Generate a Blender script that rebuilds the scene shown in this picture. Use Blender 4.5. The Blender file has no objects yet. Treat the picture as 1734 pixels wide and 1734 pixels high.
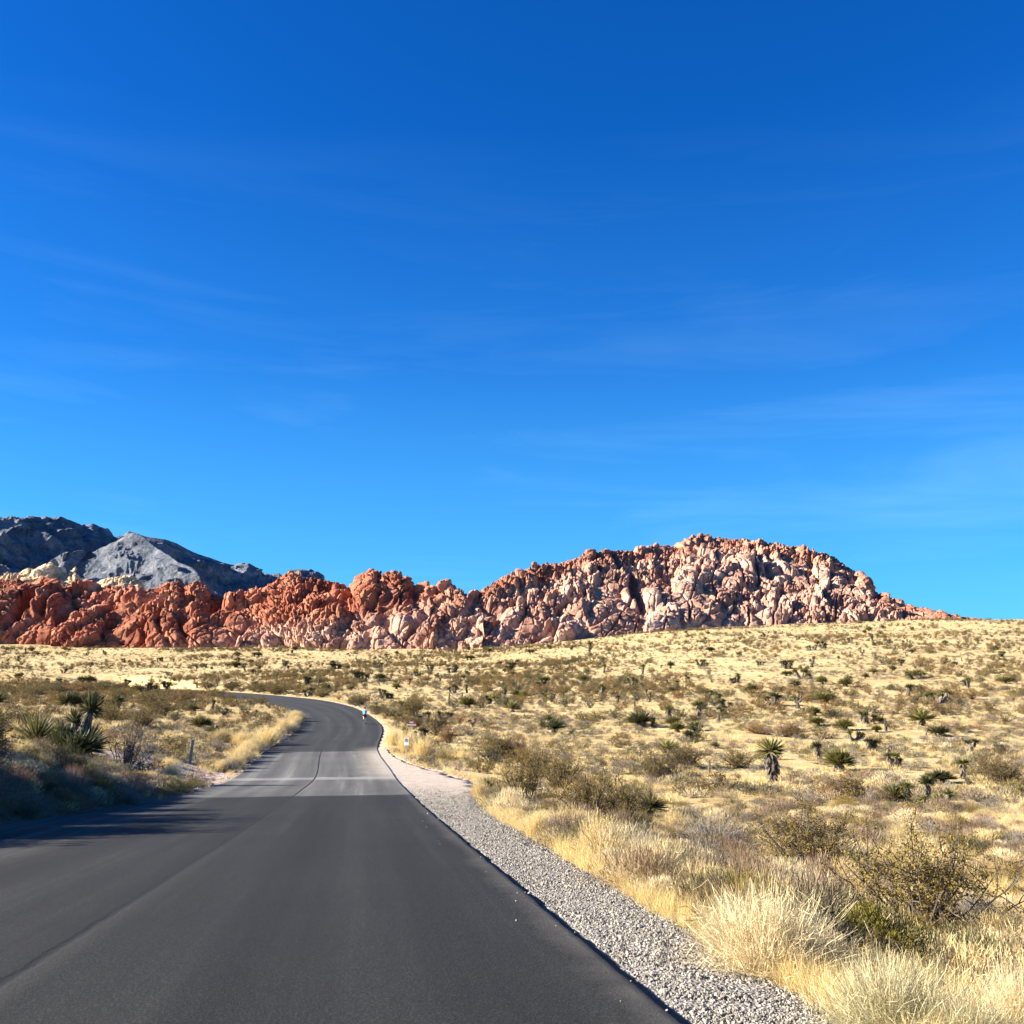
import bpy, bmesh, math, random
import numpy as np
from mathutils import Vector, Matrix

R = math.radians
SC = bpy.context.scene
COL = SC.collection
rng = np.random.default_rng(7)
random.seed(7)

# ------------------------------------------------------------------ camera
F = 1734.0                       # focal length in photo pixels (photo is 1734 wide)
HV = 1155.0                      # photo row of the horizon
TH = math.atan((HV - 867.0) / F)
cam_d = bpy.data.cameras.new("camera")
cam_d.sensor_width = 36.0
cam_d.lens = 36.0
cam_d.clip_start = 0.1
cam_d.clip_end = 40000.0
cam = bpy.data.objects.new("camera", cam_d)
COL.objects.link(cam)
cam.location = (0, 0, 0)
cam.rotation_euler = (math.pi / 2 + TH, 0, 0)
SC.camera = cam

# ------------------------------------------------------------------ sun, sky, exposure
SUN_EL, SUN_AZ = R(23.5), R(-92.0)        # azimuth clockwise from +Y: the sun stands to the left
S = Vector((math.sin(SUN_AZ) * math.cos(SUN_EL), math.cos(SUN_AZ) * math.cos(SUN_EL), math.sin(SUN_EL)))
sd = bpy.data.lights.new("sun", 'SUN')
sd.energy = 5.0
sd.angle = R(0.53)
sd.color = (1.0, 0.93, 0.82)
sun = bpy.data.objects.new("sun", sd)
sun.rotation_euler = S.to_track_quat('Z', 'Y').to_euler()
COL.objects.link(sun)
SC.view_settings.view_transform = 'Standard'
SC.view_settings.look = 'None'
SC.view_settings.gamma = 1.0
SC.view_settings.exposure = 1.9
W = bpy.data.worlds.new("World")
SC.world = W
W.use_nodes = True
nt = W.node_tree
nt.nodes.clear()
N = nt.nodes.new
L = nt.links.new
sky = N('ShaderNodeTexSky')
sky.sky_type = 'NISHITA'
sky.sun_disc = False
sky.sun_elevation = SUN_EL
sky.sun_rotation = SUN_AZ % (2 * math.pi)
sky.altitude = 1200
sky.air_density = 1.0
sky.dust_density = 0.45
sky.ozone_density = 2.5
tc = N('ShaderNodeTexCoord')
sz_ = N('ShaderNodeSeparateXYZ'); L(tc.outputs['Generated'], sz_.inputs[0])
hs = N('ShaderNodeHueSaturation')
hs.inputs['Hue'].default_value = 0.5
hs.inputs['Saturation'].default_value = 1.35
hs.inputs['Value'].default_value = 1.0
L(sky.outputs[0], hs.inputs['Color'])
# faint cirrus wisps: stretched noise over the sky direction
mp = N('ShaderNodeMapping'); mp.inputs['Scale'].default_value = (1.2, 1.2, 9.0); mp.inputs['Rotation'].default_value = (0.0, 0.12, 0.0)
L(tc.outputs['Generated'], mp.inputs['Vector'])
nz = N('ShaderNodeTexNoise'); nz.inputs['Scale'].default_value = 2.2; nz.inputs['Detail'].default_value = 7; nz.inputs['Roughness'].default_value = 0.55
nz.inputs['Distortion'].default_value = 0.6
L(mp.outputs[0], nz.inputs['Vector'])
cr = N('ShaderNodeValToRGB')
cr.color_ramp.elements[0].position = 0.48; cr.color_ramp.elements[0].color = (0, 0, 0, 1)
cr.color_ramp.elements[1].position = 0.85; cr.color_ramp.elements[1].color = (0.14, 0.14, 0.14, 1)
L(nz.outputs[0], cr.inputs[0])
mx = N('ShaderNodeMix'); mx.data_type = 'RGBA'
lw_ = N('ShaderNodeMapRange'); lw_.inputs[1].default_value = .5; lw_.inputs[2].default_value = .15; L(sz_.outputs[2], lw_.inputs[0])
cm = N('ShaderNodeMath'); cm.operation = 'MULTIPLY'; L(cr.outputs[0], cm.inputs[0]); L(lw_.outputs[0], cm.inputs[1])
L(cm.outputs[0], mx.inputs['Factor'])
tn = N('ShaderNodeMix'); tn.data_type = 'RGBA'; tn.blend_type = 'MULTIPLY'; tn.inputs['Factor'].default_value = 1.0
L(hs.outputs[0], tn.inputs['A']); tn.inputs['B'].default_value = (0.24, 0.80, 1.30, 1)
# the paler, cyan band of air low in the sky
hz = N('ShaderNodeValToRGB'); L(sz_.outputs[2], hz.inputs[0])
hz.color_ramp.elements[0].position = 0.0; hz.color_ramp.elements[0].color = (.7, .7, .7, 1)
hz.color_ramp.elements[1].position = 0.5; hz.color_ramp.elements[1].color = (0, 0, 0, 1)
e_ = hz.color_ramp.elements.new(.13); e_.color = (.38, .38, .38, 1)
e_ = hz.color_ramp.elements.new(.30); e_.color = (.08, .08, .08, 1)
hm = N('ShaderNodeMix'); hm.data_type = 'RGBA'; L(hz.outputs[0], hm.inputs['Factor'])
L(tn.outputs['Result'], hm.inputs['A']); hm.inputs['B'].default_value = (0.9, 3.8, 6.6, 1)
L(hm.outputs['Result'], mx.inputs['A'])
mx.inputs['B'].default_value = (4.6, 7.6, 10.2, 1)
bg = N('ShaderNodeBackground'); bg.inputs['Strength'].default_value = 0.044
L(mx.outputs['Result'], bg.inputs[0])
wo = N('ShaderNodeOutputWorld')
L(bg.outputs[0], wo.inputs[0])

# ------------------------------------------------------------------ numeric helpers
def px_dir(u, v):
    a = (np.asarray(u, float) - 867) / F
    b = (867 - np.asarray(v, float)) / F
    return a, math.cos(TH) - b * math.sin(TH), math.sin(TH) + b * math.cos(TH)

def px_pt(u, v, d):
    """world point at depth y = d seen at photo pixel (u, v)"""
    a, y, z = px_dir(u, v)
    k = d / y
    return a * k, d + 0 * a, z * k

def to_px(x, y, z):
    w = y * math.cos(TH) + z * math.sin(TH)
    return 867 + F * x / w, 867 - F * (z * math.cos(TH) - y * math.sin(TH)) / w

def _hash(ix, iy, iz, s=0):
    h = (ix.astype(np.int64) * 374761393 + iy.astype(np.int64) * 668265263 + iz.astype(np.int64) * 2147483647 + s * 974634777) & 0xffffffff
    h = ((h ^ (h >> 13)) * 1274126177) & 0xffffffff
    h = ((h ^ (h >> 16)) * 2246822519) & 0xffffffff
    h = h ^ (h >> 15)
    return (h & 0xffffff) / float(0x1000000)

def vnoise(x, y, z=None, s=0):
    x = np.asarray(x, float); y = np.asarray(y, float)
    z = np.zeros_like(x) if z is None else np.asarray(z, float)
    xi, yi, zi = np.floor(x), np.floor(y), np.floor(z)
    fx, fy, fz = x - xi, y - yi, z - zi
    fx = fx * fx * (3 - 2 * fx); fy = fy * fy * (3 - 2 * fy); fz = fz * fz * (3 - 2 * fz)
    r = 0
    for a in (0, 1):
        for b in (0, 1):
            for c in (0, 1):
                w = (fx if a else 1 - fx) * (fy if b else 1 - fy) * (fz if c else 1 - fz)
                r = r + w * _hash(xi + a, yi + b, zi + c, s)
    return r * 2 - 1

def fbm(x, y, z=None, o=4, s=0):
    r = 0; a = 0.5
    for i in range(o):
        k = 2 ** i
        r = r + a * vnoise(x * k + 17.3 * i, y * k, None if z is None else z * k, s + i)
        a *= 0.5
    return r

def worley(x, y, z, s=0):
    xi, yi, zi = np.floor(x), np.floor(y), np.floor(z)
    f1 = np.full(x.shape, 9.0); f2 = np.full(x.shape, 9.0); idv = np.zeros(x.shape); tl = np.zeros(x.shape)
    for a in (-1, 0, 1):
        for b in (-1, 0, 1):
            for c in (-1, 0, 1):
                cx, cy, cz = xi + a, yi + b, zi + c
                px = cx + _hash(cx, cy, cz, s + 1); py = cy + _hash(cx, cy, cz, s + 2); pz = cz + _hash(cx, cy, cz, s + 3)
                d = np.sqrt((px - x) ** 2 + (py - y) ** 2 + (pz - z) ** 2)
                hid = _hash(cx, cy, cz, s + 4)
                m = d < f1
                f2 = np.where(m, f1, np.minimum(f2, d))
                idv = np.where(m, hid, idv)
                tv = (x - px) * (_hash(cx, cy, cz, s + 5) - .5) * 2 + (z - pz) * (_hash(cx, cy, cz, s + 6) - .5) * 2 + (y - py) * (_hash(cx, cy, cz, s + 7) - .5)
                tl = np.where(m, tv, tl)
                f1 = np.where(m, d, f1)
    return f1, f2, idv, tl

def sstep(a, b, x):
    t = np.clip((np.asarray(x, float) - a) / (b - a), 0, 1)
    return t * t * (3 - 2 * t)

def spline(xs, ys, x):
    """smooth monotone-ish interpolation (cubic Hermite, finite-difference tangents)"""
    xs = np.asarray(xs, float); ys = np.asarray(ys, float)
    m = np.gradient(ys, xs)
    dl = np.diff(ys) / np.diff(xs)
    for i in range(1, len(xs) - 1):
        if dl[i - 1] * dl[i] <= 0: m[i] = 0
        else: m[i] = np.sign(m[i]) * min(abs(m[i]), 3 * abs(dl[i - 1]), 3 * abs(dl[i]))
    x = np.asarray(x, float)
    xc = np.clip(x, xs[0], xs[-1])
    i = np.clip(np.searchsorted(xs, xc) - 1, 0, len(xs) - 2)
    h = xs[i + 1] - xs[i]; t = (xc - xs[i]) / h
    r = (2 * t**3 - 3 * t**2 + 1) * ys[i] + (t**3 - 2 * t**2 + t) * h * m[i] + (-2 * t**3 + 3 * t**2) * ys[i + 1] + (t**3 - t**2) * h * m[i + 1]
    return r + np.where(x < xs[0], (x - xs[0]) * m[0], 0) + np.where(x > xs[-1], (x - xs[-1]) * m[-1], 0)

# ------------------------------------------------------------------ mesh helpers
def mesh_from(name, V, Fq, mats=(), mat_idx=None, smooth=False, attrs=None, uv=None):
    V = np.asarray(V, np.float32).reshape(-1, 3); Fq = np.asarray(Fq, np.int32)
    n = Fq.shape[1]
    me = bpy.data.meshes.new(name)
    me.vertices.add(len(V)); me.vertices.foreach_set('co', V.ravel())
    me.loops.add(Fq.size); me.loops.foreach_set('vertex_index', Fq.ravel())
    me.polygons.add(len(Fq)); me.polygons.foreach_set('loop_start', np.arange(0, Fq.size, n, dtype=np.int32))
    if mat_idx is not None: me.polygons.foreach_set('material_index', np.asarray(mat_idx, np.int32))
    me.polygons.foreach_set('use_smooth', np.full(len(Fq), bool(smooth)))
    for m in mats: me.materials.append(m)
    for k, a in (attrs or {}).items():
        at = me.attributes.new(k, 'FLOAT', 'POINT'); at.data.foreach_set('value', np.asarray(a, np.float32).ravel())
    me.update(calc_edges=True)
    if uv is not None:
        l = me.uv_layers.new(name='UVMap'); l.data.foreach_set('uv', np.asarray(uv, np.float32)[Fq.ravel()].ravel())
    return me

def grid_faces(ni, nj):
    i, j = np.meshgrid(np.arange(ni - 1), np.arange(nj - 1), indexing='ij')
    a = (i * nj + j).ravel()
    return np.stack([a, a + nj, a + nj + 1, a + 1], 1)

def obj(name, data, parent=None, loc=None):
    o = bpy.data.objects.new(name, data); COL.objects.link(o)
    if parent is not None: o.parent = parent
    if loc is not None: o.location = loc
    return o

def tag(o, label=None, cat=None, group=None, kind=None):
    if label: o['label'] = label
    if cat: o['category'] = cat
    if group: o['group'] = group
    if kind: o['kind'] = kind
    return o

# ------------------------------------------------------------------ material helpers
def new_mat(name, rough=0.85, spec=0.25):
    m = bpy.data.materials.new(name); m.use_nodes = True
    b = m.node_tree.nodes['Principled BSDF']
    b.inputs['Roughness'].default_value = rough
    b.inputs['Specular IOR Level'].default_value = spec
    return m, m.node_tree, b

def ramp(t, fac, stops):
    r = t.nodes.new('ShaderNodeValToRGB')
    e = r.color_ramp.elements
    e[0].position, e[0].color = stops[0][0], (*stops[0][1], 1)
    e[1].position, e[1].color = stops[-1][0], (*stops[-1][1], 1)
    for p, c in stops[1:-1]:
        k = e.new(p); k.color = (*c, 1)
    t.links.new(fac, r.inputs[0])
    return r.outputs[0]

def tnoise(t, scale, detail=4, vec=None, rough=0.55, dist=0.0):
    n = t.nodes.new('ShaderNodeTexNoise')
    n.inputs['Scale'].default_value = scale; n.inputs['Detail'].default_value = detail
    n.inputs['Roughness'].default_value = rough; n.inputs['Distortion'].default_value = dist
    if vec is None: vec = t.nodes.new('ShaderNodeTexCoord').outputs['Object']
    t.links.new(vec, n.inputs['Vector'])
    return n.outputs[0]

def tmix(t, fac, a, b, mode='MIX'):
    m = t.nodes.new('ShaderNodeMix'); m.data_type = 'RGBA'; m.blend_type = mode
    for k, s in (('Factor', fac), ('A', a), ('B', b)):
        if isinstance(s, (int, float)): m.inputs[k].default_value = s
        elif isinstance(s, tuple): m.inputs[k].default_value = (*s, 1)
        else: t.links.new(s, m.inputs[k])
    return m.outputs['Result']

def tmath(t, op, a, b=0.0, c=0.0):
    m = t.nodes.new('ShaderNodeMath'); m.operation = op
    for i, s in enumerate((a, b, c)):
        if isinstance(s, (int, float)): m.inputs[i].default_value = s
        else: t.links.new(s, m.inputs[i])
    return m.outputs[0]

def tattr(t, name):
    a = t.nodes.new('ShaderNodeAttribute'); a.attribute_name = name
    return a.outputs['Fac']

def tbump(t, b, h, strength=0.5, dist=0.1):
    n = t.nodes.new('ShaderNodeBump'); n.inputs['Strength'].default_value = strength; n.inputs['Distance'].default_value = dist
    t.links.new(h, n.inputs['Height']); t.links.new(n.outputs[0], b.inputs['Normal'])

# ------------------------------------------------------------------ the road's path
RW = 4.2                                        # one lane's width
RY = [-30, 0, 40, 57, 78, 111, 128, 143, 158, 180, 205, 232, 262, 300]
RZ = [0.5, -1.5, -4.14, -4.98, -5.10, -4.50, -3.95, -3.45, -3.0, -2.62, -2.25, -1.98, -1.75, -1.5]
cx = []
for y_, u_, v_ in ((111, 577, 1226), (128, 563, 1209), (143, 541, 1197), (158, 503, 1189), (180, 440, 1182), (205, 368, 1175), (232, 298, 1170), (262, 225, 1166), (300, 130, 1162)):
    cx.append(float(px_pt(u_, v_, y_)[0]))
RX = [-2.38 + .143 * 30, -2.38, -2.38 - 5.72, -2.38 - 8.2, -14.15] + cx
def road_x(y): return spline(RY, RX, y)
def road_z(y): return spline(RY, RZ, y)
def road_n(y):                                   # unit cross direction in plan
    dx = (road_x(y + .5) - road_x(y - .5))
    l = np.sqrt(1 + dx * dx)
    return 1 / l, -dx / l, l
def left_w(y):                                   # half width on the left: flares near the camera
    return RW + 2.1 * sstep(40, 19, y)
def road_bank(y):                                # cross fall: outer (right) edge raised on the bend
    return spline([-30, 90, 120, 150, 180, 220, 300], [0, 0, .02, .045, .05, .04, .03], y)

# ------------------------------------------------------------------ terrain height
TD = [4, 8, 15, 25, 40, 60, 85, 115, 150, 200, 270, 360, 470, 620, 900, 3000, 9000]
TU = [-6000, -500, 0, 250, 500, 800, 1100, 1300, 1734, 2400, 8000]
TZ = [
 [-2, -2, -2.4, -2.6, -2.8, -3, -3, -3, -2, -1, 1, 7, 16, 22, 25, 30, 0],
 [-2, -2.2, -2.6, -2.8, -2.9, -3, -2.8, -2.5, -2.2, -1.7, 0, 6.5, 18, 24, 26, 30, 0],
 [-2.2, -2.5, -2.9, -3, -3.0, -3.1, -2.9, -2.6, -2.3, -1.9, -.5, 6, 17.6, 23, 25, 30, 0],
 [-2.2, -2.6, -3, -3.2, -3.7, -3.9, -3.8, -3.5, -3.1, -2.5, -.9, 6, 16.2, 22, 25, 30, 0],
 [-2.2, -2.6, -3.1, -3.6, -4.4, -5.0, -5.1, -4.7, -3.5, -1.9, 1.2, 7.6, 16.2, 22, 25, 30, 0],
 [-2.1, -2.6, -3.3, -3.9, -4.7, -5.3, -5.4, -4.8, -3.6, -1.6, 2.0, 7.4, 14.0, 20, 25, 30, 0],
 [-2.0, -2.7, -3.6, -4.2, -4.95, -5.9, -5.6, -4.4, -2.6, -.3, 4.7, 13.2, 24.2, 30, 33, 30, 0],
 [-2.0, -2.75, -3.7, -4.3, -5.05, -5.9, -5.6, -4.3, -2.2, .55, 6.2, 15.5, 28.0, 34, 36, 30, 0],
 [-2.1, -2.8, -3.75, -4.35, -5.1, -5.9, -5.6, -4.3, -1.6, 1.6, 8.0, 18.7, 29.5, 35, 36, 30, 0],
 [-2.1, -2.8, -3.8, -4.4, -5.1, -5.8, -5.3, -3.9, -1.2, 2.2, 9.5, 21, 31, 36, 36, 30, 0],
 [-2.1, -2.8, -3.8, -4.4, -5.0, -5.5, -5, -3.5, -1, 2.5, 10, 21, 31, 36, 36, 30, 0]]
TQ = [(u - 867) / F for u in TU]
_ld = np.linspace(math.log(3), math.log(9500), 260)
_qs = np.sinh(np.linspace(-2.2, 2.2, 200)) * 0.55
_rows = np.array([np.interp(_ld, np.log(TD), r) for r in TZ])
_T = np.array([np.interp(_qs, TQ, _rows[:, j]) for j in range(len(_ld))]).T      # [q, d]
def _blur(A, ax, k):
    w = np.exp(-0.5 * (np.arange(-3 * k, 3 * k + 1) / k) ** 2); w /= w.sum()
    P = np.pad(A, [(3 * k, 3 * k) if a == ax else (0, 0) for a in range(2)], mode='edge')
    return sum(w[i] * np.take(P, range(i, i + A.shape[ax]), axis=ax) for i in range(len(w)))
_T = _blur(_blur(_T, 0, 5), 1, 5)
def _table(x, y):
    d = np.maximum(y, 3.1)
    q = np.clip(x / np.maximum(d, 6.0), _qs[0], _qs[-1])
    fi = np.clip((np.arcsinh(q / 0.55) + 2.2) / 4.4 * (len(_qs) - 1), 0, len(_qs) - 1.001)
    fj = np.clip((np.log(d) - _ld[0]) / (_ld[-1] - _ld[0]) * (len(_ld) - 1), 0, len(_ld) - 1.001)
    i = fi.astype(int); j = fj.astype(int); a = fi - i; b = fj - j
    return (1 - a) * (1 - b) * _T[i, j] + a * (1 - b) * _T[i + 1, j] + (1 - a) * b * _T[i, j + 1] + a * b * _T[i + 1, j + 1]

def road_off(x, y):
    """signed distance from the centre line (right positive)"""
    yy = np.clip(y, -30, 299)
    nx, ny, l = road_n(yy)
    off = (x - road_x(yy)) / l
    for _ in range(2):                            # refine the foot point
        yf = np.clip(y - off * ny, -30, 299)
        nx, ny, l = road_n(yf)
        off = (x - road_x(yf)) * nx + (y - yf) * ny
    return off, yf

def gravel_w(y):                                  # width of the gravel verge on the right
    return spline([-30, 5, 12, 20, 30, 36, 42, 50, 58, 66, 75, 90, 300],
                  [.85, .88, 1.05, 1.3, 1.6, 2.0, 2.8, 3.7, 2.8, 1.4, .8, .6, .9], y)

def ground(x, y, rough=True):
    x = np.asarray(x, float); y = np.asarray(y, float)
    base = _table(x, y)
    if rough:
        far = sstep(8, 60, y)
        base = base + 0.10 * fbm(x / 2.2, y / 2.2, o=3, s=5) + far * 0.35 * fbm(x / 14, y / 14, o=3, s=9) + sstep(150, 420, y) * 1.6 * fbm(x / 60, y / 60, o=3, s=31)
    off, yf = road_off(x, y)
    rz = road_z(yf)
    zr = rz + road_bank(yf) * np.clip(off, -RW, RW)
    lw = left_w(yf)
    w = np.where(off > 0, off - RW, -off - lw)    # distance outside the asphalt
    # mound on the left near the camera
    H = spline([-30, 8, 20, 30, 38, 45, 50, 60], [1.35, 1.35, 1.5, 1.4, .85, .12, .0, 0], yf)
    mound = H * sstep(0.1, 2.6, w) * (1 - 0.75 * sstep(6, 16, w)) * (off < 0)
    if rough: mound = mound * (1 + 0.35 * fbm(x / 1.7, y / 1.7, o=3, s=40))
    gw = gravel_w(yf)
    wr = np.where(off > 0, sstep(0.0, 1.0, (w - gw * .8) / 5.0), sstep(0.3, 7.0, w))
    shoulder = zr - 0.014 - np.clip(w, 0, 8) * np.where(off > 0, 0.055, 0.02) * sstep(75, 40, yf)
    inroad = sstep(300, 285, y)
    wr = 1 - (1 - wr) * inroad
    z = shoulder * (1 - wr) + base * wr + mound * inroad
    return z, w, off, yf

def gz(x, y):
    return float(ground(np.array([x], float), np.array([y], float))[0][0])

def hit(u, v, dmin=4.0, dmax=700.0):
    """where the photo pixel's ray meets the ground"""
    d = np.exp(np.linspace(math.log(dmin), math.log(dmax), 1400))
    x, y, z = px_pt(u, v, d)
    g = ground(x, y)[0]
    k = np.argmax(z <= g)
    if not (z[k] <= g[k]): k = len(d) - 1
    if k > 0:
        a0, a1 = z[k - 1] - g[k - 1], z[k] - g[k]
        t = a0 / (a0 - a1) if a0 != a1 else 0
        dd = d[k - 1] + t * (d[k] - d[k - 1])
    else: dd = d[0]
    x, y, z = px_pt(u, v, dd)
    return float(x), float(dd), gz(float(x), float(dd))

# ------------------------------------------------------------------ ground sheet
xs = np.sinh(np.linspace(-6.2, 6.2, 861)) * 36.0 / 1.0
xs = np.sign(xs) * np.abs(xs)
xs = xs * (9000 / xs.max())
_k = np.linspace(0, 1, 861) * 2 - 1
xs = np.sign(_k) * (np.sinh(np.abs(_k) * 7.2) / math.sinh(7.2)) * 9000 + _k * 40
ys = np.concatenate([np.linspace(-40, 3, 40), 3 + np.exp(np.linspace(math.log(0.15), math.log(9000), 60))[:0]])
_yy = [3.0]
while _yy[-1] < 9500: _yy.append(_yy[-1] + max(0.12, _yy[-1] * 0.0085))
ys = np.concatenate([np.linspace(-60, 2.8, 50), np.array(_yy)])
XX, YY = np.meshgrid(xs, ys, indexing='ij')
ZZ, WW, OO, YF = ground(XX, YY)
GW = gravel_w(YF)
under = np.where(OO > 0, (WW < np.where(YF < 80, GW + 0.1, 0.0)), (WW < 0.0)) & (YY < 299)
ZZ = ZZ - 0.16 * under
# ground cover and painted bank shade masks used by the ground material
sandy = 0.5 + 0.5 * fbm(XX / 25, YY / 25, o=3, s=77)
bare = np.exp(-((XX + 17) / 7.5) ** 2 - ((YY - 54) / 7.5) ** 2)
pull = sstep(3.0, 0.0, WW - GW) * (OO > 0) * sstep(30, 40, YF) * sstep(80, 60, YF)
bare = np.clip(bare * 1.3 + pull + np.where((OO < 0), sstep(1.6, .4, WW) * sstep(44, 48, YF) * sstep(300, 280, YY), sstep(1.2, .3, WW) * .45 * sstep(70, 80, YF) * sstep(300, 280, YY)), 0, 1)
bank_shade = (OO < 0) * sstep(7, 2.5, WW) * sstep(47, 43, YF) * .95  # left bank's deep shade painted into the ground as dark brown soil
print('terrain', XX.shape)

mG, t, b = new_mat('desert_ground', 0.95, 0.1)
n1 = tnoise(t, 0.35, 6); n2 = tnoise(t, 6.0, 6, rough=.7); n3 = tnoise(t, 0.03, 4)
c = ramp(t, n1, [(0.3, (.46, .34, .15)), (0.5, (.60, .475, .235)), (0.7, (.70, .585, .33))])
c2 = ramp(t, n2, [(0.35, (.45, .42, .40)), (0.55, (1, 1, 1)), (0.8, (1.1, 1.08, 1.02))])
c = tmix(t, 0.8, c, c2, 'MULTIPLY')
c3 = ramp(t, n3, [(0.4, (1, .96, .9)), (0.62, (.98, .88, .78))])
c = tmix(t, 1.0, c, c3, 'MULTIPLY')
pink = ramp(t, tnoise(t, 3.0, 6, rough=.7), [(0.35, (.36, .25, .19)), (0.6, (.58, .46, .37))])
c = tmix(t, tattr(t, 'bare'), c, pink)
c = tmix(t, tattr(t, 'bank_shade'), c, ramp(t, n2, [(.35, (.07, .05, .033)), (.65, (.19, .14, .09))]))
t.links.new(c, b.inputs['Base Color'])
tbump(t, b, tnoise(t, 5.0, 8, rough=.75), 0.9, 0.12)
me = mesh_from('desert_ground', np.stack([XX, YY, ZZ], -1), grid_faces(*XX.shape), [mG], smooth=True, attrs={'bare': bare.ravel(), 'bank_shade': bank_shade.ravel()})
tag(obj('desert_ground', me), 'sandy desert floor with dry yellow cover rolling up to the red rocks', kind='structure')

# ------------------------------------------------------------------ road
def strip(name, y0, y1, n, offs, dz, mats, extra=None, smooth=True, zf=None):
    yy = np.linspace(y0, y1, n)
    V = []; UV = []
    for o_ in offs:
        o = o_(yy) if callable(o_) else np.full(n, float(o_))
        nx, ny, l = road_n(yy)
        x = road_x(yy) + o * nx; y = yy + o * ny
        z = road_z(yy) + road_bank(yy) * np.clip(o, -RW, RW)
        z = z + (zf(x, y, o, yy) if zf else 0) + dz
        V.append(np.stack([x, y, z], -1)); UV.append(np.stack([np.clip(o, -20, 20), yy], -1))
    V = np.stack(V, 1); UV = np.stack(UV, 1)
    return mesh_from(name, V.reshape(-1, 3), grid_faces(n, len(offs))[:, ::-1], mats, smooth=smooth, uv=UV.reshape(-1, 2))

mR, t, b = new_mat('asphalt', 0.85, 0.18)
uvn = t.nodes.new('ShaderNodeUVMap'); uvn.uv_map = 'UVMap'
sx = t.nodes.new('ShaderNodeSeparateXYZ'); t.links.new(uvn.outputs[0], sx.inputs[0])
O_, Y_ = sx.outputs[0], sx.outputs[1]
ms = t.nodes.new('ShaderNodeMapping'); ms.inputs['Scale'].default_value = (1.5, 0.03, 1.0); t.links.new(uvn.outputs[0], ms.inputs[0])
streak = tnoise(t, 1.0, 5, ms.outputs[0], .6)
gran = tnoise(t, 45.0, 4, uvn.outputs[0], .85)
blot = tnoise(t, 0.22, 5, uvn.outputs[0], .6)
new = ramp(t, streak, [(.3, (.017, .0168, .0155)), (.55, (.024, .0236, .022)), (.72, (.036, .0355, .032))])
old = ramp(t, streak, [(.3, (.075, .072, .065)), (.55, (.115, .111, .10)), (.72, (.19, .183, .165))])
mid = ramp(t, streak, [(.3, (.026, .026, .0245)), (.55, (.037, .037, .035)), (.75, (.058, .057, .053))])
# older lighter asphalt between 38.6 m and 78 m, mid-dark beyond; slightly ragged seams
yj = tmath(t, 'ADD', Y_, tmath(t, 'MULTIPLY', tmath(t, 'SUBTRACT', tnoise(t, 1.3, 3, uvn.outputs[0]), .5), .8))
f1 = tmath(t, 'MULTIPLY', tmath(t, 'GREATER_THAN', yj, 37.5), 1.0)
f2 = tmath(t, 'GREATER_THAN', yj, 78.0)
wl = tmath(t, 'MULTIPLY', tmath(t, 'LESS_THAN', O_, 0.0), 0.62)   # far left lane of the new mat is the older, paler pass
lft = t.nodes.new('ShaderNodeMapRange'); lft.inputs[1].default_value = -2.2; lft.inputs[2].default_value = -6.5
t.links.new(O_, lft.inputs[0])
leftpale = ramp(t, streak, [(.3, (.036, .035, .032)), (.5, (.07, .068, .062)), (.66, (.17, .165, .15))])
c = tmix(t, lft.outputs[0], new, leftpale)
c = tmix(t, f1, c, old)
c = tmix(t, f2, c, mid)
# pale joint band
band = tmath(t, 'MULTIPLY', tmath(t, 'GREATER_THAN', yj, 53.2), tmath(t, 'LESS_THAN', yj, 55.4))
c = tmix(t, tmath(t, 'MULTIPLY', band, .7), c, (.26, .25, .225))
dark = tmath(t, 'MULTIPLY', tmath(t, 'GREATER_THAN', yj, 36.9), tmath(t, 'LESS_THAN', yj, 37.7))
c = tmix(t, tmath(t, 'MULTIPLY', dark, .6), c, (.03, .03, .03))
# wheel tracks
wt = tmath(t, 'MULTIPLY', tmath(t, 'SINE', tmath(t, 'MULTIPLY', O_, 3.3)), .5)
c = tmix(t, 0.6, c, ramp(t, tmath(t, 'ADD', wt, .5), [(0, (.85, .85, .85)), (1, (1.25, 1.25, 1.22))]), 'MULTIPLY')
c = tmix(t, 1.0, c, ramp(t, blot, [(.3, (.86, .86, .87)), (.7, (1.12, 1.12, 1.1))]), 'MULTIPLY')
c = tmix(t, 1.0, c, ramp(t, gran, [(.3, (.45, .45, .45)), (.52, (1, 1, 1)), (.7, (1.9, 1.9, 1.85))]), 'MULTIPLY')
# aggregate, dust blown over the right edge by the pullout, paler lip beside the joint
vg = t.nodes.new('ShaderNodeTexVoronoi'); vg.inputs['Scale'].default_value = 75; t.links.new(uvn.outputs[0], vg.inputs['Vector'])
c = tmix(t, .8, c, ramp(t, vg.outputs['Color'], [(.1, (.6, .6, .6)), (.6, (1, 1, 1)), (.95, (1.9, 1.88, 1.8))]), 'MULTIPLY')
def trng(x, a, b_):
    m_ = t.nodes.new('ShaderNodeMapRange'); m_.inputs[1].default_value = a; m_.inputs[2].default_value = b_; t.links.new(x, m_.inputs[0]); return m_.outputs[0]
dn = tnoise(t, .9, 5, uvn.outputs[0], .7)
df = tmath(t, 'MULTIPLY', tmath(t, 'MULTIPLY', trng(Y_, 51, 58), trng(Y_, 84, 74)), trng(tmath(t, 'ADD', O_, tmath(t, 'MULTIPLY', dn, 2.0)), 3.2, 5.0))
c = tmix(t, tmath(t, 'MULTIPLY', df, .85), c, (.42, .36, .28))
df2 = tmath(t, 'MULTIPLY', trng(tmath(t, 'ADD', O_, tmath(t, 'MULTIPLY', dn, .7)), 4.2, 4.75), .35)
c = tmix(t, df2, c, (.25, .225, .19))
lip = tmath(t, 'MULTIPLY', tmath(t, 'MULTIPLY', trng(O_, .02, .06), trng(O_, .28, .06)), tmath(t, 'MULTIPLY', trng(Y_, 26, 8), .16))
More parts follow.
